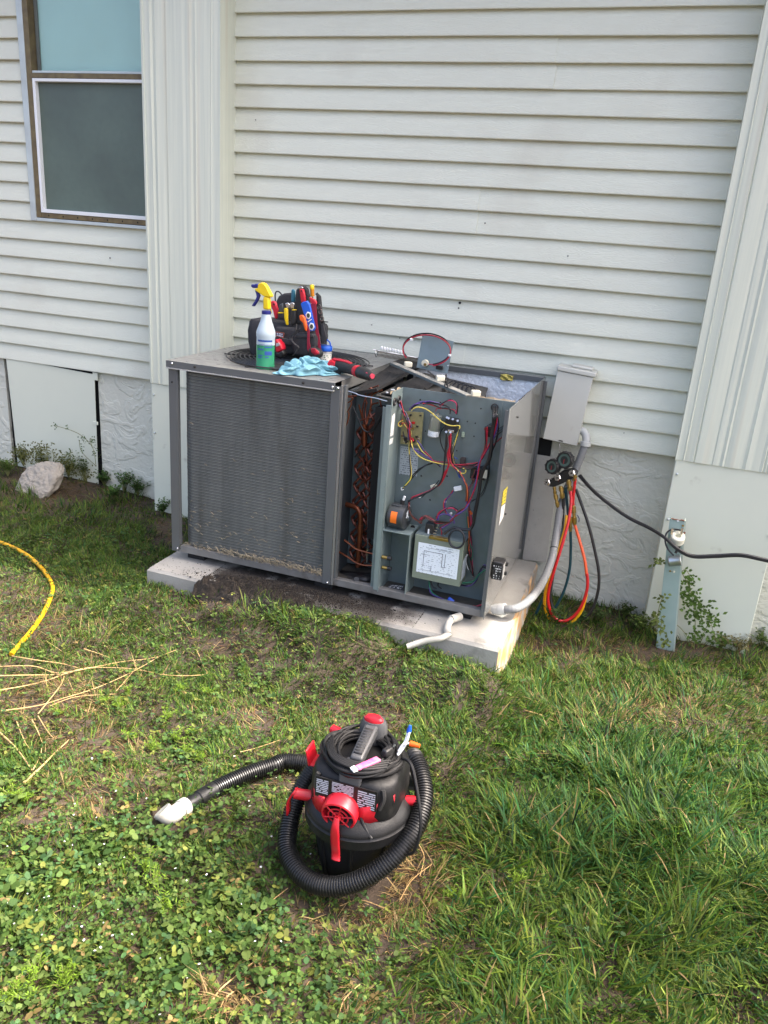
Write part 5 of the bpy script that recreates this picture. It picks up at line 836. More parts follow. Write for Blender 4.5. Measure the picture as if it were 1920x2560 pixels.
MB().cyl(pw3[8] + Vector((0, -.012, .006)), pw3[9] + Vector((.004, -.004, .004)), .009, 10).build('drive_square', mat('pinkish_red', (.6, .05, .09), .4), dr); MB().cyl(pw3[2] + Vector((0, -.012, -.02)), pw3[2] + Vector((.004, -.03, -.024)), .017, 12).build('battery_foot', rub, dr)
# ------------------------------------------------------------------ wet/dry vacuum
VA = Vector((-.52, -2.0, .03)); vc = thing('shop_vacuum', 'black and red wet dry vacuum with coiled ribbed hose standing on the lawn', 'vacuum cleaner', VA, R(2), world=False); vc.scale = (.95, .95, .935)
vb = mat('vacuum_black', (.0065, .0067, .0075), .46, spec=.3, var=.5, vs=14, vcol=(.013, .013, .013), rvar=.12, dirt=((.05, .047, .042), 9, .6, .4), bump=.12, bs=240); vr = mat('vacuum_red', (.5, .01, .022), .4, var=.2, vs=20, dirt=((.3, .12, .1), 14, .64, .5)); vg = mat('vacuum_grey', (.07, .072, .075), .42, var=.3, vs=30, bump=.15, bs=300)
VI = Matrix.Identity(4)
MB().lathe([(.085, .0), (.09, .004), (.12, .178), (.12, .182)], VI, 40).build('bucket', vb, vc)
for k in range(8): a = 6.283 * k / 8 + .2; MB().tube([(.094 * math.cos(a), .094 * math.sin(a), .02), (.117 * math.cos(a), .117 * math.sin(a), .165)], .006, 6).build('bucket_rib', vb, vc)
MB().lathe([(.118, .172), (.136, .174), (.14, .178), (.142, .205), (.138, .209), (.1375, .212), (.1405, .215), (.139, .224), (.128, .235), (.112, .25), (.1, .262), (.06, .265)], VI, 48).build('lid', vb, vc)
rings = []
for z, w_, h_, oy in ((.245, .232, .205, .006), (.262, .236, .21, .006), (.315, .232, .207, .006), (.335, .225, .2, .008), (.345, .215, .19, .01), (.35, .18, .16, .012)):
    rings.append([(a_, b_ + oy, z) for a_, b_ in rrect(w_, h_, .062, 7)])
hd = loft(MB(), rings).build('motor_head', vb, vc, smooth=45)
for s_ in (-1, 1): MB().tube(cr([(s_ * .085, -.085, .34), (s_ * .09, -.088, .315), (s_ * .082, -.092, .285)], 4), .006, 6).build('latch_slot', mat('slot', (.03, .03, .03), .5), hd)
mb = MB()                                                       # label wrapped on the front of the head
for (xa_, xb_) in ((-.085, -.055), (-.05, .02), (.025, .075)):
    pass
lab_bg = MB().box(-.086, .076, -.1012, -.0985, .282, .342).build('label_ground', mat('label_black', (.01, .01, .012), .4), hd)
vt = print_mat('vac_warning', (.012, .012, .014), (.5, .54, .62), 1.6, 8, .55, thresh=.4)
for xa_, xb_, z0_, z1_ in ((-.085, -.05, .295, .338), (-.045, .018, .309, .34), (.024, .074, .285, .336)): MB().quad((xa_, -.1018, z0_), (xb_, -.1018, z0_), (xb_, -.1018, z1_), (xa_, -.1018, z1_)).build('warning_label', vt, lab_bg)
# blower port, cage, cap strap, red side trim
pc = Vector((-.012, -.088, .268)); pd = Vector((0, -1, -.18)).normalized(); Mp = fr(pc, pd)
po = MB().lathe([(.047, -.01), (.0465, .03), (.045, .042), (.041, .044), (.0395, .04), (.0395, .01), (0, .01)], Mp, 40).build('blower_port', vr, vc)
MB().lathe([(0, .012), (.039, .012)], Mp, 30).build('port_dark', dark, po)
for r_ in (.014, .026): MB().tube([Mp @ Vector((r_ * math.cos(t_), r_ * math.sin(t_), .041)) for t_ in np.linspace(0, 6.283, 29)[:-1]], .0022, 6, closed=True).build('cage_ring', vr, po)
for k in range(6): a = 6.283 * k / 6 + .3; MB().tube([Mp @ Vector((.004 * math.cos(a), .004 * math.sin(a), .043)), Mp @ Vector((.041 * math.cos(a), .041 * math.sin(a), .042))], .002, 6).build('cage_rib', vr, po)
MB().cyl(Mp @ Vector((0, 0, .036)), Mp @ Vector((0, 0, .05)), .009, 14).build('cage_hub', vr, po)
p = Mp @ Vector((0, 0, .05)); sp2 = cr([p + Vector((0, 0, .006)), p + Vector((.001, -.01, -.02)), p + Vector((.002, -.008, -.06)), p + Vector((.005, -.004, -.1)), p + Vector((.007, -.01, -.116))], 6); MB().grid(lambda i, j: sp2[int(round(i * (len(sp2) - 1)))] + Vector(((j - .5) * (.012 + .01 * min(1, i * 3)), -.002 * math.sin(3.14 * j), 0)), len(sp2) - 1, 4).build('cap_strap', vr, vc, solid=.004)
MB().grid(lambda i, j: Vector((-.012 - .046 - .045 * i, -.104 + .035 * i * i, .238 + .048 * j)), 4, 2).build('trim_panel', vr, vc, solid=.006)
MB().grid(lambda i, j: Vector((-.012 + .046 + .075 * i, -.105 + .045 * i * i, .236 + (.048 + .012 * i) * j + .02 * i)), 5, 2).build('trim_panel', vr, vc, solid=.006)
lt = MB().cyl((-.115, -.05, .232), (-.158, -.062, .236), .0145, 16).build('latch', vr, vc); MB().grid(lambda i, j: Vector((-.152 - .02 * math.sin(1.8 * min(1, i * 1.4)), -.075 + .022 * j, .25 - .082 * i)), 8, 2).build('latch_arm', vr, lt, solid=.005)
lt = MB().cyl((.12, .03, .23), (.148, .034, .235), .0135, 16).build('latch', vr, vc); MB().grid(lambda i, j: Vector((.15 + .012 * math.sin(3 * i), .022 + .022 * j, .245 - .07 * i)), 6, 2).build('latch_arm', vr, lt, solid=.004)
mb = MB(); mb.box(-.137, -.102, -.02, .03, .298, .304); mb.hexa([(-.14, -.022, .298), (-.132, -.022, .298), (-.132, .03, .298), (-.14, .03, .298), (-.15, -.022, .345), (-.144, -.022, .345), (-.144, .03, .345), (-.15, .03, .345)]); mb.prism([(-.102, -.02, .304), (-.118, -.02, .304), (-.106, -.02, .33)], (0, .05, 0)); mb.build('accessory_clip', vr, vc, bev=.003)
MB().cyl((-.09, .085, .345), (-.118, .095, .345), .013, 12).build('red_cap', vr, vc)
# cord wound round the handle
cord = mat('power_cord', (.008, .008, .0085), .5, spec=.35)
for k in range(24):
    rx, ry = random.uniform(.062, .113), random.uniform(.06, .106); z = .3570 + .0075 * (k % 5) * .5150 + .012 * (1 - rx / .104); ox, oy, ph = random.uniform(-.006, .006), .008 + random.uniform(-.006, .006), random.uniform(0, 6)
    MB().tube([(ox + rx * math.cos(t_), oy + ry * math.sin(t_), z + .004 * math.sin(2 * t_ + ph)) for t_ in np.linspace(0, 6.283, 37)[:-1]], .0043, 8, closed=True).build('cord_loop', cord, vc)
for k in range(4): MB().tube(cr([(-.09, -.02 + .012 * k, .3830), (-.05, -.075 + .006 * k, .3850), (.02, -.085 + .008 * k, .3830), (.08, -.05 + .01 * k, .3800)], 6), .0043, 8).build('cord_loop', cord, vc)
ha = MB(); ha.hexa([(-.029, -.098, .3340), (.029, -.098, .3340), (.026, -.04, .3490), (-.026, -.04, .3490), (-.03, -.092, .3670), (.03, -.092, .3670), (.026, -.04, .3790), (-.026, -.04, .3790)]); hd2 = ha.build('handle_foot', vg, vc, bev=.006, seg=3)
MB().hexa([(-.018, -.055, .3640), (.018, -.055, .3640), (.02, .07, .3840), (-.02, .07, .3840), (-.016, -.052, .3890), (.016, -.052, .3890), (.018, .07, .4110), (-.018, .07, .4110)]).build('handle_bar', vg, hd2, bev=.006, seg=3)
MB().grid(lambda i, j: Vector((-.011 + .022 * i, -.04 + .09 * j, .3925 + .016 * j)), 2, 6).build('grip_inlay', rub, hd2, solid=.003)
for k in range(9): MB().tube([(-.011, -.036 + .0095 * k, .3945 + .0017 * k), (.011, -.036 + .0095 * k, .3945 + .0017 * k)], .0013, 5).build('grip_rib', vg, hd2)
MB().lathe([(.0, .3490), (.036, .3490), (.04, .3590), (.037, .3990), (.03, .4130), (0, .4150)], Matrix.Translation((0, .088, 0)), 26, 1, .8).build('handle_head', vg, hd2); MB().lathe([(.026, .4110), (.026, .4190), (.02, .4250), (0, .4270)], Matrix.Translation((0, .084, 0)), 24, 1, .62).build('power_switch', vr, hd2)
# plug, pink tag, wire nuts, loose cord
MB().hexa([(.05, -.012, .3830), (.07, -.02, .3830), (.082, .012, .3830), (.062, .02, .3830), (.054, -.01, .4010), (.068, -.016, .4010), (.078, .01, .4010), (.064, .016, .4010)]).build('plug', blackp, vc, bev=.004); MB().box(.074, .079, .018, .03, .3900, .3950).build('plug_blade', steel, vc)
MB().hexa([(.008, -.083, .3830), (.022, -.093, .3830), (.062, -.04, .3850), (.046, -.03, .3850), (.008, -.083, .3890), (.022, -.093, .3890), (.062, -.04, .3920), (.046, -.03, .3920)]).build('pink_tag', pm('pink_tag', (.7150, .05, .22), .4650, var=.4650, vs=60, vcol=(.7650, .4150, .5150)), vc, bev=.002); MB().hexa([(.0, -.094, .3830), (.012, -.103, .3830), (.0205, -.094, .3830), (.0065, -.084, .3830), (.0, -.094, .3880), (.012, -.103, .3880), (.0205, -.094, .3890), (.0065, -.084, .3890)]).build('tag_end', white, vc)
for pts in ([(.088, .02, .3750), (.1, .04, .4050), (.104, .05, .4330)], [(.09, .015, .3750), (.104, .032, .4000), (.108, .046, .4310)], [(.09, .02, .3850), (.1, .026, .4050), (.118, .03, .4100)]): MB().tube(cr(pts, 5), .0028, 6).build('lead_wire', white, vc)
MB().lathe([(.006, 0), (.0065, .006), (.0035, .02), (0, .021)], fr((.105, .05, .4270), (.1, .1, 1)), 10).build('blue_wire_nut', bluep, vc); MB().lathe([(.0075, 0), (.008, .006), (.0055, .026), (0, .027)], fr((.116, .03, .4090), (1, -.1, .05)), 10).build('orange_wire_nut', orp, vc)
MB().tube(cr([(.095, .02, .3650), (.13, .0, .37), (.165, -.04, .31), (.185, -.07, .25), (.18, -.085, .19), (.16, -.08, .165), (.135, -.06, .19)], 7), .0043, 8).build('loose_cord', cord, vc); MB().tube(cr([(.03, -.094, .305), (.034, -.1, .27), (.05, -.11, .24), (.075, -.12, .215)], 6), .0043, 8).build('loose_cord', cord, vc)
# ribbed hose: one slack turn round the drum, then out across the grass to a white elbow
tc_ = Vector((CAM.x - VA.x, CAM.y - VA.y, 0)).normalized(); rt_ = Vector((-tc_.y, tc_.x, 0)); ML = OFF[vc.name]; Lv = (Matrix.Translation(VA) @ Matrix.Rotation(R(2), 4, 'Z') @ Matrix.Diagonal((.95, .95, .935, 1))).inverted()
def ring(phi, rho, z): return Lv @ (VA + (tc_ * math.cos(R(phi)) + rt_ * math.sin(R(phi))) * rho + Vector((0, 0, z)))
tail = [Lv @ P(u, v, z=z) for u, v, z in ((533, 1976, .06), (560, 1962, .06), (620, 1935, .063), (680, 1915, .066), (735, 1903, .07))]
hz = [Lv @ Vector(q) for q in ((-.60, -1.70, .072), (-.49, -1.745, .12), (-.415, -1.805, .19))] + [ring(*q) for q in ((132, .182, .25), (115, .166, .25), (92, .161, .225), (68, .156, .19), (42, .15, .148), (18, .146, .108), (-6, .145, .074), (-30, .151, .054), (-55, .162, .05), (-80, .174, .065), (-104, .175, .11), (-126, .176, .17), (-146, .165, .225), (-165, .148, .25), (-182, .11, .25))]
ctr = cr(tail + hz, 10); ln = [0]
for k in range(1, len(ctr)): ln.append(ln[-1] + (ctr[k] - ctr[k - 1]).length)
pitch = .0072; nn = int(ln[-1] / pitch); fine_, rr = [], []
def at(s): 
    k = int(np.searchsorted(ln, s)); k = min(max(k, 1), len(ctr) - 1); t_ = (s - ln[k - 1]) / max(1e-9, ln[k] - ln[k - 1]); return ctr[k - 1].lerp(ctr[k], t_)
for k in range(nn):
    for f_, r_ in ((0, .0222), (.3, .0258), (.62, .0258), (.85, .0222)): fine_.append(at((k + f_) * pitch)); rr.append(r_)
hsm = mat('hose_black', (.007, .0072, .0078), .36, var=.3, vs=20, vcol=(.022, .022, .021), dirt=((.05, .046, .04), 16, .62, .4))
MB().tube(fine_, rr, 18).build('vacuum_hose', hsm, vc, smooth=25)
e0, e1, e2 = Lv @ P(535, 1975, z=.06), Lv @ P(497, 1997, z=.062), Lv @ P(462, 2018, z=.06); MB().tube([e0, e0.lerp(e1, .95), e1, e1.lerp(e2, .05), e2], [.026, .0248, .0248, .022, .021], 18).build('hose_cuff', vb, vc, smooth=20)
el = [Lv @ P(466, 2015, z=.068), Lv @ P(448, 2026, z=.07), Lv @ P(428, 2040, z=.07), Lv @ P(413, 2036, z=.075), Lv @ P(404, 2026, z=.085)]
MB().tube(cr(el, 5), .0235, 18).build('elbow', pvc, vc); MB().tube([el[0], el[0].lerp(el[1], .8)], .0268, 18).build('elbow_socket', pvc, vc); MB().tube([el[4].lerp(el[3], .6), el[4]], .0268, 18).build('elbow_socket', pvc, vc)
# ------------------------------------------------------------------ small things on the ground
yh_ = mat('yellow_hose_rubber', (.62, .33, .005), .4, var=.3, vs=30, dirt=((.12, .09, .04), 40, .66, .7))
hp_ = [P(u, v, z=float(gh(*P(u, v, z=.09).xy)) + .012) for u, v in ((-90, 1330), (-30, 1347), (12, 1360), (40, 1372), (70, 1390), (98, 1414), (120, 1442), (131, 1466), (127, 1492), (110, 1530), (88, 1564), (66, 1592), (46, 1614), (28, 1636))]
o = MB().tube(cr(hp_, 8), .0088, 10).build('yellow_hose', yh_, None, loc=tuple(hp_[8])); tag(o, 'length of bright yellow hose curving through the lawn weeds', 'hose')
sc_ = P(105, 1235, z=.10); sc_.z -= 0; stn = MB(); rs = np.random.default_rng(5)
pts_px = [(150, 1255), (380, 1290), (470, 1190), (520, 1080), (500, 1000), (440, 975), (300, 985), (250, 1060), (200, 1150)]; S6 = K(0, 860, 3.318)
base = [S6(275 + (a_ - 335) * 1.12, 1140 + (b_ - 1140) * 1.1, y=-.36 + .0012 * (1290 - b_) * .35) for a_, b_ in pts_px]; base = [q - Vector((0, 0, .018)) for q in base]; cen = sum(base, Vector()) / len(base)
rings = []
for k, (sc2, dy) in enumerate(((.0, -.028), (.45, -.026), (.8, -.018), (.97, -.004), (1.0, .02), (.98, .05), (.9, .085), (.6, .1), (.0, .105))):
    rings.append([cen + (q - cen) * max(sc2, .01) + Vector((rs.uniform(-.004, .004), dy + rs.uniform(-.004, .004), rs.uniform(-.004, .004))) for q in base])
loft(stn, rings, cap=False); o = stn.build('concrete_chunk', mat('rough_concrete', (.33, .3, .25), .9, var=.6, vs=14, vcol=(.3, .27, .23), bump=1, bs=70, fine=.3, dirt=((.1, .085, .06), 12, .6, .7)), None, loc=tuple(cen), smooth=0, sub=3); dm = o.modifiers.new('rough', 'DISPLACE'); tx_ = bpy.data.textures.new('chips', 'CLOUDS'); tx_.noise_scale = .035; tx_.noise_depth = 4; dm.texture = tx_; dm.strength = .028; tag(o, 'broken chunk of pale concrete leaning at the foot of the access panel', 'concrete block')
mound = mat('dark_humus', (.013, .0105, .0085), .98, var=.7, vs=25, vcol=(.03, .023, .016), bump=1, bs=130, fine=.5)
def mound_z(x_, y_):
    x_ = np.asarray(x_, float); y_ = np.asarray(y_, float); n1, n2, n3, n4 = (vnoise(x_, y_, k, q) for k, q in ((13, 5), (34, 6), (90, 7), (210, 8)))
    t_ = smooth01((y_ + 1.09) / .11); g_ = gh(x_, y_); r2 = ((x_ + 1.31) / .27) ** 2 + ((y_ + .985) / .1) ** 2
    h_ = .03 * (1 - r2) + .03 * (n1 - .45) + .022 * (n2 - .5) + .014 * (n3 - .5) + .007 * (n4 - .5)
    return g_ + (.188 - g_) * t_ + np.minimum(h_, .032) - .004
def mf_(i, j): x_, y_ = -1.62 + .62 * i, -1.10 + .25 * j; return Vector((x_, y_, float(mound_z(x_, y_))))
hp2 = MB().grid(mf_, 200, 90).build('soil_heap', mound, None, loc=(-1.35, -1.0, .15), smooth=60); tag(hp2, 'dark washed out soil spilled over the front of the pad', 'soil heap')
n_ = 11000; x_ = np.concatenate([rng.normal(-1.32, .19, n_ // 2), np.clip(rng.normal(-1.17, .2, n_ // 2), -1.6, -.7)]); y_ = np.concatenate([rng.normal(-.99, .06, n_ // 2), np.minimum(rng.normal(-.9, .045, n_ // 2), -.8)]); z_ = np.maximum(np.where(y_ > -.985, .19, gh(x_, y_)), np.where((x_ > -1.62) & (x_ < -1.0) & (y_ > -1.1) & (y_ < -.85), mound_z(x_, y_), 0)) + rng.uniform(-.001, .003, n_); s_ = rng.uniform(.0007, .0026, n_) * np.where(rng.random(n_) < .04, 2.2, 1)
oc = np.array([(1, 0, 0), (0, 1, 0), (-1, 0, 0), (0, -1, 0), (0, 0, .8), (0, 0, -.8)]); V = np.stack([x_, y_, z_], 1)[:, None] + oc[None] * s_[:, None, None] * rng.uniform(.5, 1.3, (n_, 6, 1)); b_ = np.arange(n_)[:, None] * 6
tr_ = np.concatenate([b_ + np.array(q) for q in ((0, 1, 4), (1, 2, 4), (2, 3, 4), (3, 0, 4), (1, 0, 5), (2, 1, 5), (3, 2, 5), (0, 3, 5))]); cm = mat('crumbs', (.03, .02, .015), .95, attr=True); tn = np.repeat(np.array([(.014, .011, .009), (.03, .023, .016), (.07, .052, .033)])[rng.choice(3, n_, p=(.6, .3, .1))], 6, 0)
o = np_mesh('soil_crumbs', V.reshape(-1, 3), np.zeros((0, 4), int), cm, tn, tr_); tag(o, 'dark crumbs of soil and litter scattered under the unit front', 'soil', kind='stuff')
# ------------------------------------------------------------------ lawn: blades, clover leaves, thatch
def leafmat(name, rough=.62, tr=.4):
    m = mat(name, (.1, .2, .05), rough, attr=True, spec=.22); n, L, b = nodes(m); out = n['Material Output']
    t_ = n.new('ShaderNodeBsdfTranslucent'); L.new(b.inputs['Base Color'].links[0].from_socket, t_.inputs[0]); mx = n.new('ShaderNodeMixShader'); mx.inputs[0].default_value = tr
    L.new(b.outputs[0], mx.inputs[1]); L.new(t_.outputs[0], mx.inputs[2]); L.new(mx.outputs[0], out.inputs[0]); return m
lm = leafmat('leaf')
elb = [tuple(P(u, v, z=.05).xy) for u, v in ((450, 2030), (425, 2045), (408, 2035), (430, 2065), (405, 2060))]
def sample(n_, x0=-5.0, x1=2.0, y0=-3.35, y1=-.005, mu=260):
    x_ = rng.uniform(x0, x1, n_); y_ = rng.uniform(y0, y1, n_); z_ = gh(x_, y_); u, v, d = project(np.stack([x_, y_, z_], 1))
    ok = (u > -mu) & (u < 1920 + mu) & (v > 900) & (v < 2560 + mu) & (d > .5)
    ok &= ~((x_ > -1.86) & (x_ < -.37) & (y_ > -.985)) & ~((x_ + .52) ** 2 + (y_ + 2.0) ** 2 < .1 ** 2)
    for qx, qy in elb: ok &= (x_ - qx) ** 2 + (y_ - qy) ** 2 > .033 ** 2
    for cx0, cx1 in ((-2.43, -2.0), (.12, .57)): ok &= ~((x_ > cx0) & (x_ < cx1) & (y_ > -.15))
    return x_[ok], y_[ok], z_[ok], u[ok], v[ok]
def blob(u, v, c): return np.max([np.exp(-(((u - a_) / r1) ** 2 + ((v - b_) / r2) ** 2)) for a_, b_, r1, r2 in c], 0)
BROWN = [(560, 1620, 90, 35), (130, 1760, 170, 80), (260, 1990, 120, 60), (70, 1560, 160, 45), (1010, 2190, 90, 110), (530, 1505, 110, 35), (100, 2050, 90, 50), (1640, 1790, 190, 60), (640, 1800, 80, 40), (880, 2320, 200, 60), (250, 1870, 150, 50), (700, 1940, 80, 60), (900, 1790, 120, 40), (560, 2500, 130, 70), (1120, 2540, 120, 50), (150, 1230, 160, 30), (330, 1180, 120, 30), (1450, 1620, 250, 25), (40, 1480, 120, 40)]
SOIL = [(160, 1225, 170, 45), (330, 1215, 90, 60), (420, 1340, 50, 60), (1490, 1560, 110, 28), (1700, 1640, 200, 25), (520, 1490, 90, 26), (900, 2230, 150, 40), (60, 1200, 90, 40), (600, 1470, 130, 18)]
LONG = [(1550, 2050, 420, 330), (1750, 2350, 420, 350), (1300, 2200, 240, 330), (1700, 1950, 330, 160), (1250, 2480, 220, 180)]
def fields(x_, y_, u, v):
    nz = vnoise(x_, y_, 5, 11); nb = vnoise(x_, y_, 11, 12)
    br_ = np.clip(blob(u, v, BROWN) * (.55 + .9 * nz), 0, 1); so = np.clip(blob(u, v, SOIL) * (.6 + .8 * nb), 0, 1); lo = np.clip(blob(u, v, LONG) * (.6 + .7 * nz), 0, 1)
    cl_ = smooth01((v - 1900 - .45 * np.clip(u - 500, 0, 1e9)) / 260) * smooth01((1050 - u) / 250); cl_ = np.clip(cl_ + .35 * smooth01((nb - .55) / .2) * smooth01((v - 1600) / 200) * smooth01((1000 - u) / 200), 0, 1)
    wall = smooth01((-.75 - y_) / -.55)
    return br_, so, lo, cl_, wall, nz, nb
C_ = lambda *a: np.array(a)
def blades(name, x_, y_, z_, ln_, wd_, lean, col, jit=.25):
    n_ = len(x_); az = 12 * vnoise(x_, y_, 6, 21) + 5 * vnoise(x_, y_, 17, 22) + rng.normal(0, .75, n_); ln_ = ln_ * rng.uniform(.55, 1.4, n_) * (.7 + .6 * vnoise(x_, y_, 14, 23)); wd_ = wd_ * rng.uniform(.7, 1.3, n_)
    dx_, dy_ = np.cos(az), np.sin(az); px_, py_ = -np.sin(az + rng.normal(0, .5, n_)), np.cos(az + rng.normal(0, .5, n_))
    V = np.zeros((n_, 7, 3), np.float32); tl = np.clip(lean + rng.normal(0, .25, n_), 0, 1.5); cv = rng.uniform(.1, .9, n_)
    h = np.zeros(n_); r_ = np.zeros(n_)
    for k, (f, wk) in enumerate(((0, .75), (.38, 1), (.72, .75), (1, 0))):
        if k:
            th = tl + cv * f; seg = ln_ * (f - pf); h = h + seg * np.cos(th); r_ = r_ + seg * np.sin(th)
        pf = f; cx, cy, cz = x_ + dx_ * r_, y_ + dy_ * r_, z_ - .004 + np.maximum(h, -.0 + .004 * f)
        if k < 3:
            V[:, 2 * k] = np.stack([cx - px_ * wd_ * wk / 2, cy - py_ * wd_ * wk / 2, cz], 1); V[:, 2 * k + 1] = np.stack([cx + px_ * wd_ * wk / 2, cy + py_ * wd_ * wk / 2, cz], 1)
        else: V[:, 6] = np.stack([cx, cy, cz], 1)
    b_ = np.arange(n_)[:, None] * 7; q = np.concatenate([b_ + C_(0, 1, 3, 2), b_ + C_(2, 3, 5, 4)]); t_ = b_ + C_(4, 5, 6)
    colr = np.clip(col * (1 + rng.normal(0, jit, (n_, 1))) + rng.normal(0, .006, (n_, 3)), .008, .9); tint = np.repeat(colr, 7, 0)
    o = np_mesh(name, V.reshape(-1, 3), q, lm, tint, t_); o['kind'] = 'stuff'; return o
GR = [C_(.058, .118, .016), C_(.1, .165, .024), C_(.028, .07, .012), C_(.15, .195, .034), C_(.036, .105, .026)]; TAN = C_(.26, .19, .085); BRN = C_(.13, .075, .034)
def pick(n_, w): return np.array(GR)[rng.choice(5, n_, p=np.array(w) / sum(w))]
# short mixed turf
x_, y_, z_, u, v = sample(900000); br_, so, lo, cl_, wall, nz, nb = fields(x_, y_, u, v)
keep = rng.random(len(x_)) < np.clip((.72 - .55 * br_ - .75 * so) * (1 - .15 * cl_) * (1 - .45 * wall) + .2 * lo, .03, 1); x_, y_, z_, u, v, br_, lo, wall, nz = [q[keep] for q in (x_, y_, z_, u, v, br_, lo, wall, nz)]
right = smooth01((u - 1150) / 300) * smooth01((1850 - v) / 150); n_ = len(x_); col = pick(n_, (4, 4, 2, 2, 1)); dry = rng.random(n_) < (.08 + .5 * br_ + .12 * right); col[dry] = np.where(rng.random((dry.sum(), 1)) < .6, TAN, BRN)
o = blades('short_grass', x_, y_, z_, (.024 + .022 * nz) * (1 + .45 * right + .3 * lo), .0026 + .0008 * lo, .5 + .25 * dry, col); tag(o, 'short mixed green turf covering the yard before the unit', 'grass')
# long coarse blades
x_, y_, z_, u, v = sample(470000); br_, so, lo, cl_, wall, nz, nb = fields(x_, y_, u, v)
keep = rng.random(len(x_)) < np.clip(.85 * lo ** 1.3 - .2 * br_, 0, 1); x_, y_, z_, u, v, lo, nz = [q[keep] for q in (x_, y_, z_, u, v, lo, nz)]; n_ = len(x_)
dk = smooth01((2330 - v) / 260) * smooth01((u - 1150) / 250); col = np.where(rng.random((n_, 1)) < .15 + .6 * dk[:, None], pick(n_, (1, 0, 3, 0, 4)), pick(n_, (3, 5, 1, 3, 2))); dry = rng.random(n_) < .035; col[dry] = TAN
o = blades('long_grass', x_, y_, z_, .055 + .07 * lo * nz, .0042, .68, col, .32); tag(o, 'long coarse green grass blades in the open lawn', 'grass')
# tufts against pad and wall
def tuft(u, v, n_, ln_, r_, w_=.004, col=None, lean=.35):
    c_ = P(u, v, z=float(gh(*P(u, v, z=.08).xy))); a = rng.normal(0, r_, (n_, 2)); return c_.x + a[:, 0], c_.y + a[:, 1] * .7, np.full(n_, 0.) + gh(c_.x + a[:, 0], c_.y + a[:, 1] * .7), np.full(n_, ln_), np.full(n_, w_)
T = [tuft(*q) for q in (*((random.uniform(600, 960), random.uniform(1505, 1560), 45, random.uniform(.035, .075), .04) for _ in range(16)), *((random.uniform(940, 1150), random.uniform(1555, 1625) , 45, random.uniform(.035, .06), .035) for _ in range(12)), *((random.uniform(430, 640), random.uniform(1470, 1520), 40, random.uniform(.03, .055), .04) for _ in range(9)), *((random.uniform(0, 400), random.uniform(1190, 1330), 60, random.uniform(.03, .06), .06) for _ in range(22)), *((random.uniform(1350, 1650), random.uniform(1535, 1620), 40, random.uniform(.03, .05), .05) for _ in range(14)), (675, 1530, 26, .10, .012), (830, 1505, 40, .12, .03), (865, 1515, 60, .11, .04), (930, 1530, 70, .09, .05), (985, 1545, 60, .08, .05), (760, 1530, 50, .06, .05), (640, 1545, 50, .05, .05), (1050, 1590, 60, .06, .05), (1120, 1625, 80, .06, .05), (1190, 1650, 90, .06, .05), (1240, 1660, 70, .065, .04), (1300, 1640, 90, .06, .05), (1340, 1590, 80, .05, .05), (470, 1480, 40, .05, .05), (390, 1445, 60, .06, .04), (420, 1440, 30, .075, .02), (1390, 1560, 50, .05, .05), (880, 1520, 26, .13, .02), (310, 1330, 80, .05, .07), (240, 1290, 80, .05, .07), (60, 1250, 90, .06, .08), (1560, 1580, 60, .05, .06), (1750, 1660, 60, .05, .06), (1850, 1680, 60, .05, .05), (420, 1385, 50, .05, .03))]
x_, y_, z_, l_, w_ = [np.concatenate([t_[k] for t_ in T]) for k in range(5)]; ins_ = ~((x_ > -1.87) & (x_ < -.365) & (y_ > -.99)); o = blades('edge_grass', x_[ins_], y_[ins_], z_[ins_], l_[ins_], w_[ins_], .3, pick(ins_.sum(), (4, 4, 2, 3, 1))); tag(o, 'taller tufts of grass growing along pad and wall', 'grass')
# dry thatch
x_, y_, z_, u, v = sample(330000); br_, so, lo, cl_, wall, nz, nb = fields(x_, y_, u, v)
keep = rng.random(len(x_)) < np.clip(.08 + .62 * br_ + .35 * so + .05 * wall, 0, .9); x_, y_, z_, br_ = [q[keep] for q in (x_, y_, z_, br_)]; n_ = len(x_)
o = blades('dry_thatch', x_, y_, z_ + .002, .035, .0019, 1.25, np.where(rng.random((n_, 1)) < .55, TAN * .85, BRN)); tag(o, 'tan and brown dead grass thatch in the bare patches', 'thatch')
# bleached tufts and straw litter
DT = [tuft(*q) for q in (*((random.gauss(1020, 40), random.gauss(2150, 50), 28, random.uniform(.05, .09), .02, .0022) for _ in range(16)), *((random.gauss(900, 120), random.gauss(2300, 30), 22, random.uniform(.04, .07), .03, .002) for _ in range(12)), *((random.gauss(580, 60), random.gauss(2500, 40), 24, random.uniform(.05, .08), .02, .0024) for _ in range(8)), *((random.gauss(900, 40), random.gauss(2500, 40), 20, random.uniform(.04, .07), .02, .0022) for _ in range(6)), *((random.gauss(1430, 60), random.gauss(1825, 30), 16, random.uniform(.05, .09), .02, .002) for _ in range(9)), *((random.gauss(200, 150), random.gauss(1700, 60), 26, random.uniform(.05, .09), .05, .002) for _ in range(22)), *((random.gauss(120, 90), random.gauss(1840, 60), 22, random.uniform(.04, .07), .04, .002) for _ in range(12)), *((random.gauss(1640, 120), random.gauss(1790, 35), 24, random.uniform(.03, .06), .05, .0024) for _ in range(14)), *((random.gauss(560, 60), random.gauss(1500, 14), 24, random.uniform(.03, .05), .04, .002) for _ in range(8)), *((random.gauss(250, 120), random.gauss(1960, 40), 24, random.uniform(.03, .05), .05, .002) for _ in range(10)))]
x_, y_, z_, l_, w_ = [np.concatenate([t_[k] for t_ in DT]) for k in range(5)]; ins_ = ~((x_ > -1.87) & (x_ < -.365) & (y_ > -.99)) & ~((x_ + .52) ** 2 + (y_ + 2.0) ** 2 < .12 ** 2); n_ = int(ins_.sum())
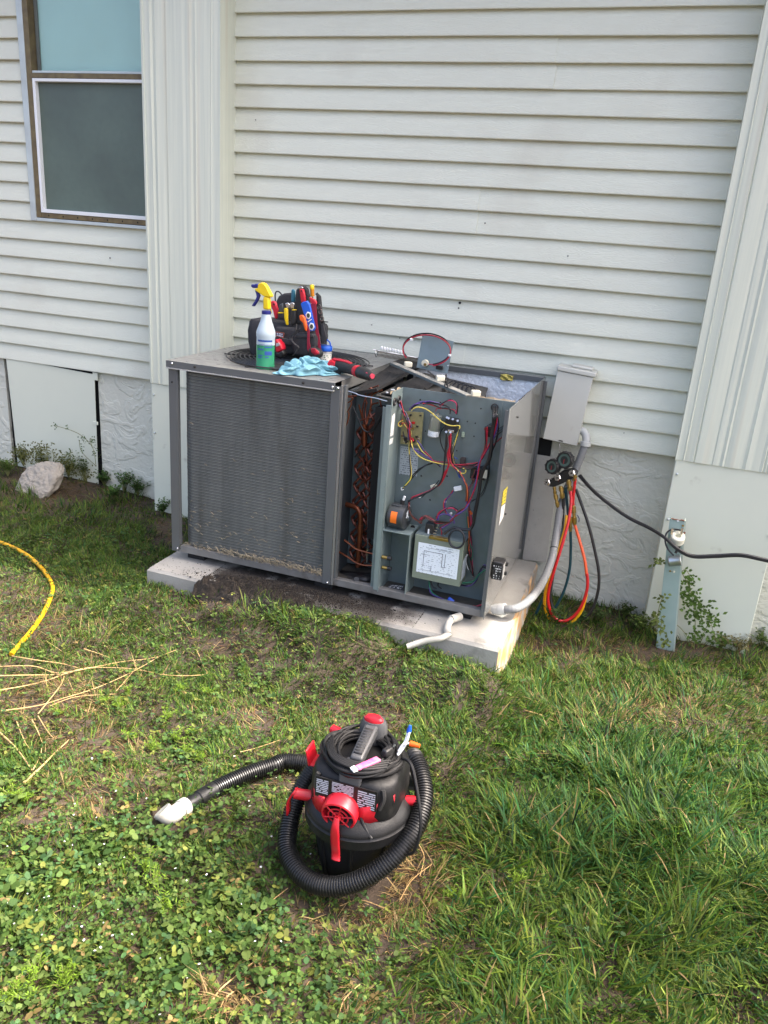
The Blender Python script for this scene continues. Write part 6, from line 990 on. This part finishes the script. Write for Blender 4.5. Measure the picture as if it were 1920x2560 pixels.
o = blades('dry_tufts', x_[ins_], y_[ins_], z_[ins_] + .003, l_[ins_], w_[ins_], .95, np.where(rng.random((n_, 1)) < .7, TAN * 1.15, BRN * 1.2)); tag(o, 'bleached straw tufts of dead grass among the green turf', 'dry grass')
# leafy ground cover
def leaves(name, x_, y_, z_, size, hgt, col, fold=.35, tilt=.5, jit=.22, tri=False):
    n_ = len(x_); az = rng.uniform(0, 6.283, n_); s_ = size * rng.uniform(.6, 1.35, n_); hz_ = z_ + hgt * rng.uniform(.1, 1.25, n_)
    if tri:                                                     # three leaflets round one stalk
        s_ = np.repeat(s_, 3); az = np.repeat(az, 3) + np.tile([0, 2.1, 4.2], n_) + rng.normal(0, .2, 3 * n_); x_ = np.repeat(x_, 3) + np.cos(az) * s_ * .48; y_ = np.repeat(y_, 3) + np.sin(az) * s_ * .48; hz_ = np.repeat(hz_, 3) + rng.normal(0, .0015, 3 * n_); col = np.repeat(col, 3, 0); n_ *= 3
    d = np.stack([np.cos(az), np.sin(az), rng.normal(0, tilt * .6, n_)], 1); d /= np.linalg.norm(d, axis=1)[:, None]; w_ = np.stack([-np.sin(az), np.cos(az), rng.normal(0, tilt, n_)], 1); w_ /= np.linalg.norm(w_, axis=1)[:, None]; nn_ = np.cross(d, w_)
    c_ = np.stack([x_, y_, hz_], 1); S = s_[:, None]; f_ = (fold * rng.uniform(-.3, 1, n_))[:, None]
    V = np.stack([c_ - d * S * .5, c_ - d * S * .12 + w_ * S * .38 + nn_ * f_ * S * .3, c_ + d * S * .28 + w_ * S * .30 + nn_ * f_ * S * .25, c_ + d * S * .55, c_ + d * S * .28 - w_ * S * .30 + nn_ * f_ * S * .25, c_ - d * S * .12 - w_ * S * .38 + nn_ * f_ * S * .3], 1)
    b_ = np.arange(n_)[:, None] * 6; q = np.concatenate([b_ + C_(0, 3, 2, 1), b_ + C_(0, 5, 4, 3)]); colr = np.clip(col * (1 + rng.normal(0, jit, (n_, 1))), .008, .9)
    o = np_mesh(name, V.reshape(-1, 3), q, lm, np.repeat(colr, 6, 0)); o['kind'] = 'stuff'; return o
x_, y_, z_, u, v = sample(560000); br_, so, lo, cl_, wall, nz, nb = fields(x_, y_, u, v); left = smooth01((1250 - u) / 250) * smooth01((v - 1250) / 150)
keep = rng.random(len(x_)) < np.clip(.2 * cl_ * (1 - .8 * br_) * (.4 + 1.2 * nz) + .075 * left * (1 - .6 * br_) * (1 - so) + .022 * (1 - so), 0, 1) * (1 - .5 * wall); x_, y_, z_, u, v, cl_, nb = [q[keep] for q in (x_, y_, z_, u, v, cl_, nb)]; n_ = len(x_)
col = np.array([C_(.07, .125, .025), C_(.105, .155, .035), C_(.042, .088, .02), C_(.155, .175, .035), C_(.058, .125, .042)])[rng.choice(5, n_, p=(.34, .28, .2, .08, .1))]; dd = rng.random(n_) < .022; col[dd] = C_(.22, .16, .06)
o = leaves('clover_cover', x_, y_, z_, (.0078 + .007 * cl_ * nb) * np.where(rng.random(n_) < .14, 1.6, 1), .03, col, tilt=.62, tri=True); tag(o, 'small round leaved ground cover spreading through the lawn', 'ground cover')
x_, y_, z_, u, v = sample(120000); keep = rng.random(len(x_)) < .055 * blob(u, v, [(130, 2250, 260, 190), (60, 2130, 150, 90), (420, 2330, 260, 150), (330, 2060, 100, 60), (700, 2050, 120, 120)]); x_, y_, z_ = x_[keep], y_[keep], z_[keep]
o = leaves('white_blossom', x_, y_, z_ + .022, .006, .012, np.full((len(x_), 3), .75), tilt=.3, jit=.05); tag(o, 'tiny white blossoms dotted over the leafy ground cover', 'flowers')
# feathery bright green weeds, each its own plant
def sprig(c_, hgt, spread, n_, col, lw, ll, name, label, group, cat='weed'):
    pl = thing(name, label, cat, tuple(c_), group=group); mb = MB(); tips = []
    for k in range(n_):
        a = random.uniform(0, 6.283); r_ = spread * random.uniform(.2, 1); top = c_ + Vector((math.cos(a) * r_, math.sin(a) * r_, hgt * random.uniform(.55, 1.1))); mid = c_.lerp(top, .5) + Vector((0, 0, hgt * .12)); mb.tube([c_, mid, top], [.0012, .0009, .0004], 4); tips.append((mid, top))
    mb.build('stem', pl_stem, pl); V, Q_, T_ = [], [], []
    for mid, top in tips:
        for k in range(14):
            p_ = mid.lerp(top, random.uniform(-.6, 1.05)); a = random.uniform(0, 6.283); d = Vector((math.cos(a), math.sin(a), random.uniform(-.1, .7))).normalized() * ll * random.uniform(.5, 1.2); s_ = d.cross(Vector((random.uniform(-.4, .4), random.uniform(-.4, .4), 1))).normalized() * lw
            i_ = len(V); V += [p_, p_ + d * .5 + s_, p_ + d, p_ + d * .5 - s_]; Q_.append((i_, i_ + 1, i_ + 2, i_ + 3)); T_ += [np.clip(C_(*col) * random.uniform(.65, 1.3), 0, 1)] * 4
    M_ = OFF[pl.name]; o = np_mesh('foliage', np.array([M_ @ q for q in V]), np.array(Q_), lm, np.array(T_)); o.parent = pl; o['kind'] = 'stuff'; return pl
pl_stem = mat('weed_stem', (.13, .17, .04), .6, var=.5, vs=60, vcol=(.2, .12, .06))
GW = 'feathery weeds in the lawn'
for u, v, h_ in ((365, 2180, .06), (380, 2230, .055), (420, 2280, .04), (60, 2490, .06), (20, 2510, .05), (90, 2450, .05), (160, 2470, .05), (180, 2440, .045), (35, 2000, .05), (60, 2010, .04), (330, 1850, .045), (380, 1880, .045), (460, 1890, .05), (480, 1840, .045), (440, 1860, .05), (270, 1760, .04), (320, 1740, .04), (520, 1740, .045), (450, 1730, .04), (1290, 2210, .05), (1130, 2250, .04), (150, 1790, .04), (420, 1800, .04), (500, 1905, .04), (300, 1775, .04)):
    c_ = P(u, v, z=float(gh(*P(u, v, z=.03).xy))); sprig(c_, h_ * .9, h_ * .75, 9, (.15, .25, .022), .0013, .014, 'feathery_weed', 'feathery bright green weed sprouting ' + ('among the clover' if v > 2100 and u < 700 else 'behind the white hose elbow' if u < 560 and v > 1700 else 'at the foot of the vacuum' if u < 1200 else 'in the long grass'), GW)
GL = 'leafy weeds along the house wall'
for u, v, h_, cc in ((60, 1165, .07, (.12, .14, .04)), (110, 1180, .09, (.10, .12, .04)), (20, 1190, .06, (.09, .15, .03)), (180, 1190, .08, (.08, .11, .03)), (225, 1200, .1, (.07, .11, .03)), (265, 1215, .06, (.06, .12, .03)), (310, 1230, .07, (.06, .13, .03)), (345, 1240, .06, (.06, .12, .03)), (285, 1250, .05, (.07, .14, .03)), (1600, 1570, .06, (.1, .15, .04)), (1560, 1545, .05, (.08, .12, .03)), (1800, 1630, .06, (.11, .12, .04)), (1840, 1625, .07, (.13, .12, .05)), (1900, 1600, .07, (.07, .12, .03)), (1380, 1555, .05, (.06, .11, .03)), (1450, 1560, .04, (.06, .11, .03)), (405, 1290, .05, (.06, .12, .03)), (1500, 1555, .05, (.06, .1, .03)), (1620, 1520, .08, (.09, .14, .03))):
    c_ = P(u, v, z=float(gh(*P(u, v, z=.05).xy)));  c_.y = min(c_.y, -.02 if not -2.43 < c_.x < -2.0 and not .1 < c_.x < .58 else -.17); sprig(c_, h_ * (1.7 if u < 420 else 1.35), h_ * 1.05, 24 if u < 420 else 14, tuple(q * 1.15 for q in cc), .0046, .018, 'wall_weed', 'low leafy weed growing at the foot of ' + ('the access panel' if u < 250 else 'the stucco next to the unit post' if u < 420 else 'the stucco under the gauge hoses' if u < 1630 else 'the column skirt by the green post'), GL)
def climber(name, label, stems, leafs, y0, col, lw=.006, ll=.02, cat='plant'):
    b0 = P(*stems[0][0], y=y0); pl = thing(name, label, cat, tuple(b0)); V, Q_, T_ = [], [], []
    for s_ in stems:
        MB().tube(cr([P(u, v, y=y0 + random.uniform(-.02, .01)) for u, v in s_], 5), .0016, 5).build('stem', pl_stem, pl)
    for (u, v, ru, rv, n_) in leafs:
        for k in range(n_):
            p_ = P(random.gauss(u, ru * .5), random.gauss(v, rv * .5), y=y0 + random.uniform(-.04, .012)); a = random.uniform(0, 6.283); d = Vector((math.cos(a), random.uniform(-.7, .3), math.sin(a) * .8)).normalized() * ll * random.uniform(.6, 1.25); s_ = d.cross(Vector((random.uniform(-.5, .5), -1, random.uniform(-.3, .8)))).normalized() * lw
            i_ = len(V); V += [p_, p_ + d * .45 + s_, p_ + d, p_ + d * .45 - s_]; Q_.append((i_, i_ + 1, i_ + 2, i_ + 3)); T_ += [np.clip(C_(*col) * random.uniform(.55, 1.35), 0, 1)] * 4
    M_ = OFF[pl.name]; o = np_mesh('foliage', np.array([M_ @ q for q in V]), np.array(Q_), lm, np.array(T_)); o.parent = pl; o['kind'] = 'stuff'
climber('climbing_weed', 'leafy green climbing weed beside the green post on the column skirt', [[(1735, 1625), (1738, 1560), (1730, 1490), (1715, 1450)], [(1745, 1625), (1765, 1570), (1782, 1540)], [(1735, 1620), (1710, 1580), (1690, 1560)], [(1790, 1600), (1770, 1540), (1745, 1500)], [(1715, 1450), (1705, 1430), (1715, 1425), (1725, 1440)], [(1760, 1625), (1800, 1600), (1830, 1610)]], [(1735, 1500, 34, 40, 90), (1750, 1540, 36, 36, 80), (1715, 1465, 22, 22, 40), (1780, 1545, 22, 22, 30), (1728, 1445, 16, 12, 14), (1745, 1590, 40, 22, 40), (1800, 1600, 36, 16, 30), (1715, 1430, 14, 8, 8)], -.2, (.085, .15, .03))
climber('post_weed', 'thin pale weed climbing the near side of the green post', [[(1640, 1560), (1650, 1510), (1660, 1490)], [(1635, 1400), (1645, 1410), (1656, 1412)], [(1650, 1590), (1655, 1540)]], [(1642, 1405, 18, 10, 16), (1655, 1500, 14, 22, 16), (1640, 1545, 22, 22, 26), (1655, 1575, 18, 14, 16), (1665, 1610, 20, 12, 20)], -.3, (.14, .18, .05))
climber('wall_sprig', 'thin arching sprig with small leaves rising from the gap by the stucco', [[(240, 1165), (232, 1120), (205, 1090), (175, 1075), (140, 1065)], [(232, 1120), (225, 1100), (228, 1095)], [(240, 1165), (205, 1130), (198, 1100)], [(180, 1165), (175, 1140), (177, 1125)]], [(137, 1063, 7, 9, 10), (167, 1070, 6, 6, 8), (208, 1100, 14, 14, 22), (230, 1102, 9, 12, 18), (236, 1130, 8, 16, 14), (178, 1130, 6, 12, 10), (205, 1125, 8, 10, 8)], -.05, (.07, .12, .03), .0035, .013)
climber('dry_weed', 'brownish weed sprawling behind the broken concrete chunk', [[(70, 1150), (85, 1120), (95, 1135), (120, 1150)], [(120, 1160), (118, 1120), (124, 1115)], [(60, 1165), (50, 1130), (62, 1120)], [(150, 1190), (135, 1140), (130, 1125)]], [(60, 1125, 24, 20, 90), (105, 1122, 26, 18, 100), (90, 1150, 46, 22, 130), (150, 1150, 24, 26, 90), (175, 1175, 22, 24, 80), (30, 1165, 24, 24, 60), (215, 1190, 24, 20, 60)], -.12, (.12, .125, .035), .0042, .016)
# dry stalks
stm = mat('dry_stalk', (.45, .30, .13), .7, var=.5, vs=50, vcol=(.28, .17, .07)); GD = 'dry stalks dropped on the lawn'
stalks = [([(-40, 1690), (60, 1688), (160, 1685), (230, 1670), (330, 1672), (420, 1688), (512, 1686), (508, 1665), (492, 1625)], .0022), ([(-30, 1668), (80, 1665), (140, 1682), (200, 1675), (300, 1655), (380, 1645), (440, 1625)], .002), ([(-30, 1730), (60, 1715), (120, 1700), (180, 1678), (230, 1668)], .0024), ([(-20, 1780), (90, 1765), (160, 1745), (240, 1720), (330, 1680), (400, 1640)], .002), ([(0, 1832), (40, 1870), (80, 1925)], .003), ([(58, 1958), (100, 1920), (140, 1880), (172, 1850)], .0034), ([(82, 1925), (100, 1890), (104, 1870)], .002), ([(80, 1800), (95, 1830), (107, 1860)], .0022), ([(40, 1800), (60, 1850), (82, 1885)], .002), ([(95, 1790), (120, 1830), (134, 1845)], .002), ([(30, 1640), (90, 1650), (160, 1660), (210, 1675)], .002), ([(210, 1622), (250, 1635), (275, 1645)], .0016), ([(95, 1785), (150, 1715), (160, 1690)], .0018), ([(340, 1670), (310, 1705), (290, 1728)], .0018), ([(125, 1765), (190, 1742), (290, 1735)], .0016), ([(600, 1880), (640, 1870), (700, 1850)], .0012), ([(565, 2330), (620, 2310), (670, 2260), (720, 2220)], .0016), ([(1040, 2100), (1060, 2140), (1050, 2190)], .0016), ([(1000, 2250), (1030, 2200), (1080, 2160)], .0014), ([(960, 2270), (900, 2250), (850, 2265)], .0014), ([(510, 2540), (545, 2480), (590, 2440), (640, 2400)], .0022), ([(540, 2560), (560, 2500), (600, 2470), (625, 2460)], .0018), ([(1375, 1870), (1400, 1830), (1420, 1810)], .0018), ([(1310, 1775), (1360, 1790), (1410, 1815), (1440, 1825)], .0016), ([(1470, 1895), (1480, 1860), (1500, 1840)], .0016), ([(840, 2560), (860, 2500), (900, 2460)], .0018)]
for pts, r_ in stalks:
    p_ = [P(u, v, z=float(gh(*P(u, v, z=.06).xy)) + .010 + random.uniform(0, .014)) for u, v in pts]; c_ = cr(p_, 5)
    o = MB().tube(c_, [r_ * (1 - .5 * k / len(c_)) for k in range(len(c_))], 6).build('dry_stalk', stm, None, loc=tuple(p_[len(p_) // 2])); 
    um, vm = pts[len(pts) // 2]; wh = 'in the loose pile below the yellow hose' if um < 520 and vm < 1990 else 'on the clover near the vacuum hose' if um < 760 else 'beside the vacuum bucket' if um < 1200 else 'on the open lawn between pad and long grass'
    tag(o, 'thin straw coloured dead stalk lying ' + wh, 'stalk', GD)

# ------------------------------------------------------------------ yard tree off to the side: its crown shades the long grass
tx, ty, tz = 3.45, -1.0, 4.5; tr = thing('yard_tree', 'slender leafy yard tree standing beyond the house corner', 'tree', (tx + .35, ty + .15, float(gh(tx + .35, ty + .15))))
bark = mat('bark', (.09, .07, .05), .95, var=.6, vs=12, bump=1, bs=40); b0 = Vector((tx + .35, ty + .15, -.25)); top = Vector((tx, ty, tz + .2))
tk = cr([b0, b0 + Vector((-.05, .02, 1.4)), b0 + Vector((-.15, -.05, 2.9)), top], 6); MB().tube(tk, [.13 - .11 * k / len(tk) for k in range(len(tk))], 10).build('trunk', bark, tr)
V, Q_, T_ = [], [], []
for k in range(16):
    a = random.uniform(0, 6.283); e_ = Vector((tx + 1.05 * math.cos(a) * random.uniform(.5, 1), ty + .62 * math.sin(a) * random.uniform(.4, 1), tz + random.uniform(-.45, .5))); s0_ = tk[random.randint(10, len(tk) - 1)]
    MB().tube(cr([s0_, s0_.lerp(e_, .5) + Vector((0, 0, .1)), e_], 5), [.022 - .017 * q / 10 for q in range(11)], 6).build('limb', bark, tr)
    for c_ in range(5):
        cc = s0_.lerp(e_, random.uniform(.5, 1.1)) + Vector([random.gauss(0, .12) for _ in range(3)])
        for q in range(75):
            p_ = cc + Vector([random.gauss(0, .11) for _ in range(3)]); d = Vector([random.gauss(0, 1) for _ in range(3)]).normalized() * .07; w_ = d.cross(Vector([random.gauss(0, 1) for _ in range(3)])).normalized() * .022; i_ = len(V); V += [p_ - d * .5, p_ + w_, p_ + d * .5, p_ - w_]; Q_.append((i_, i_ + 1, i_ + 2, i_ + 3)); T_ += [C_(.05, .1, .02) * random.uniform(.6, 1.3)] * 4
M_ = OFF[tr.name]; o = np_mesh('crown', np.array([M_ @ q for q in V]), np.array(Q_), lm, np.array(T_)); o.parent = tr; o['kind'] = 'stuff'
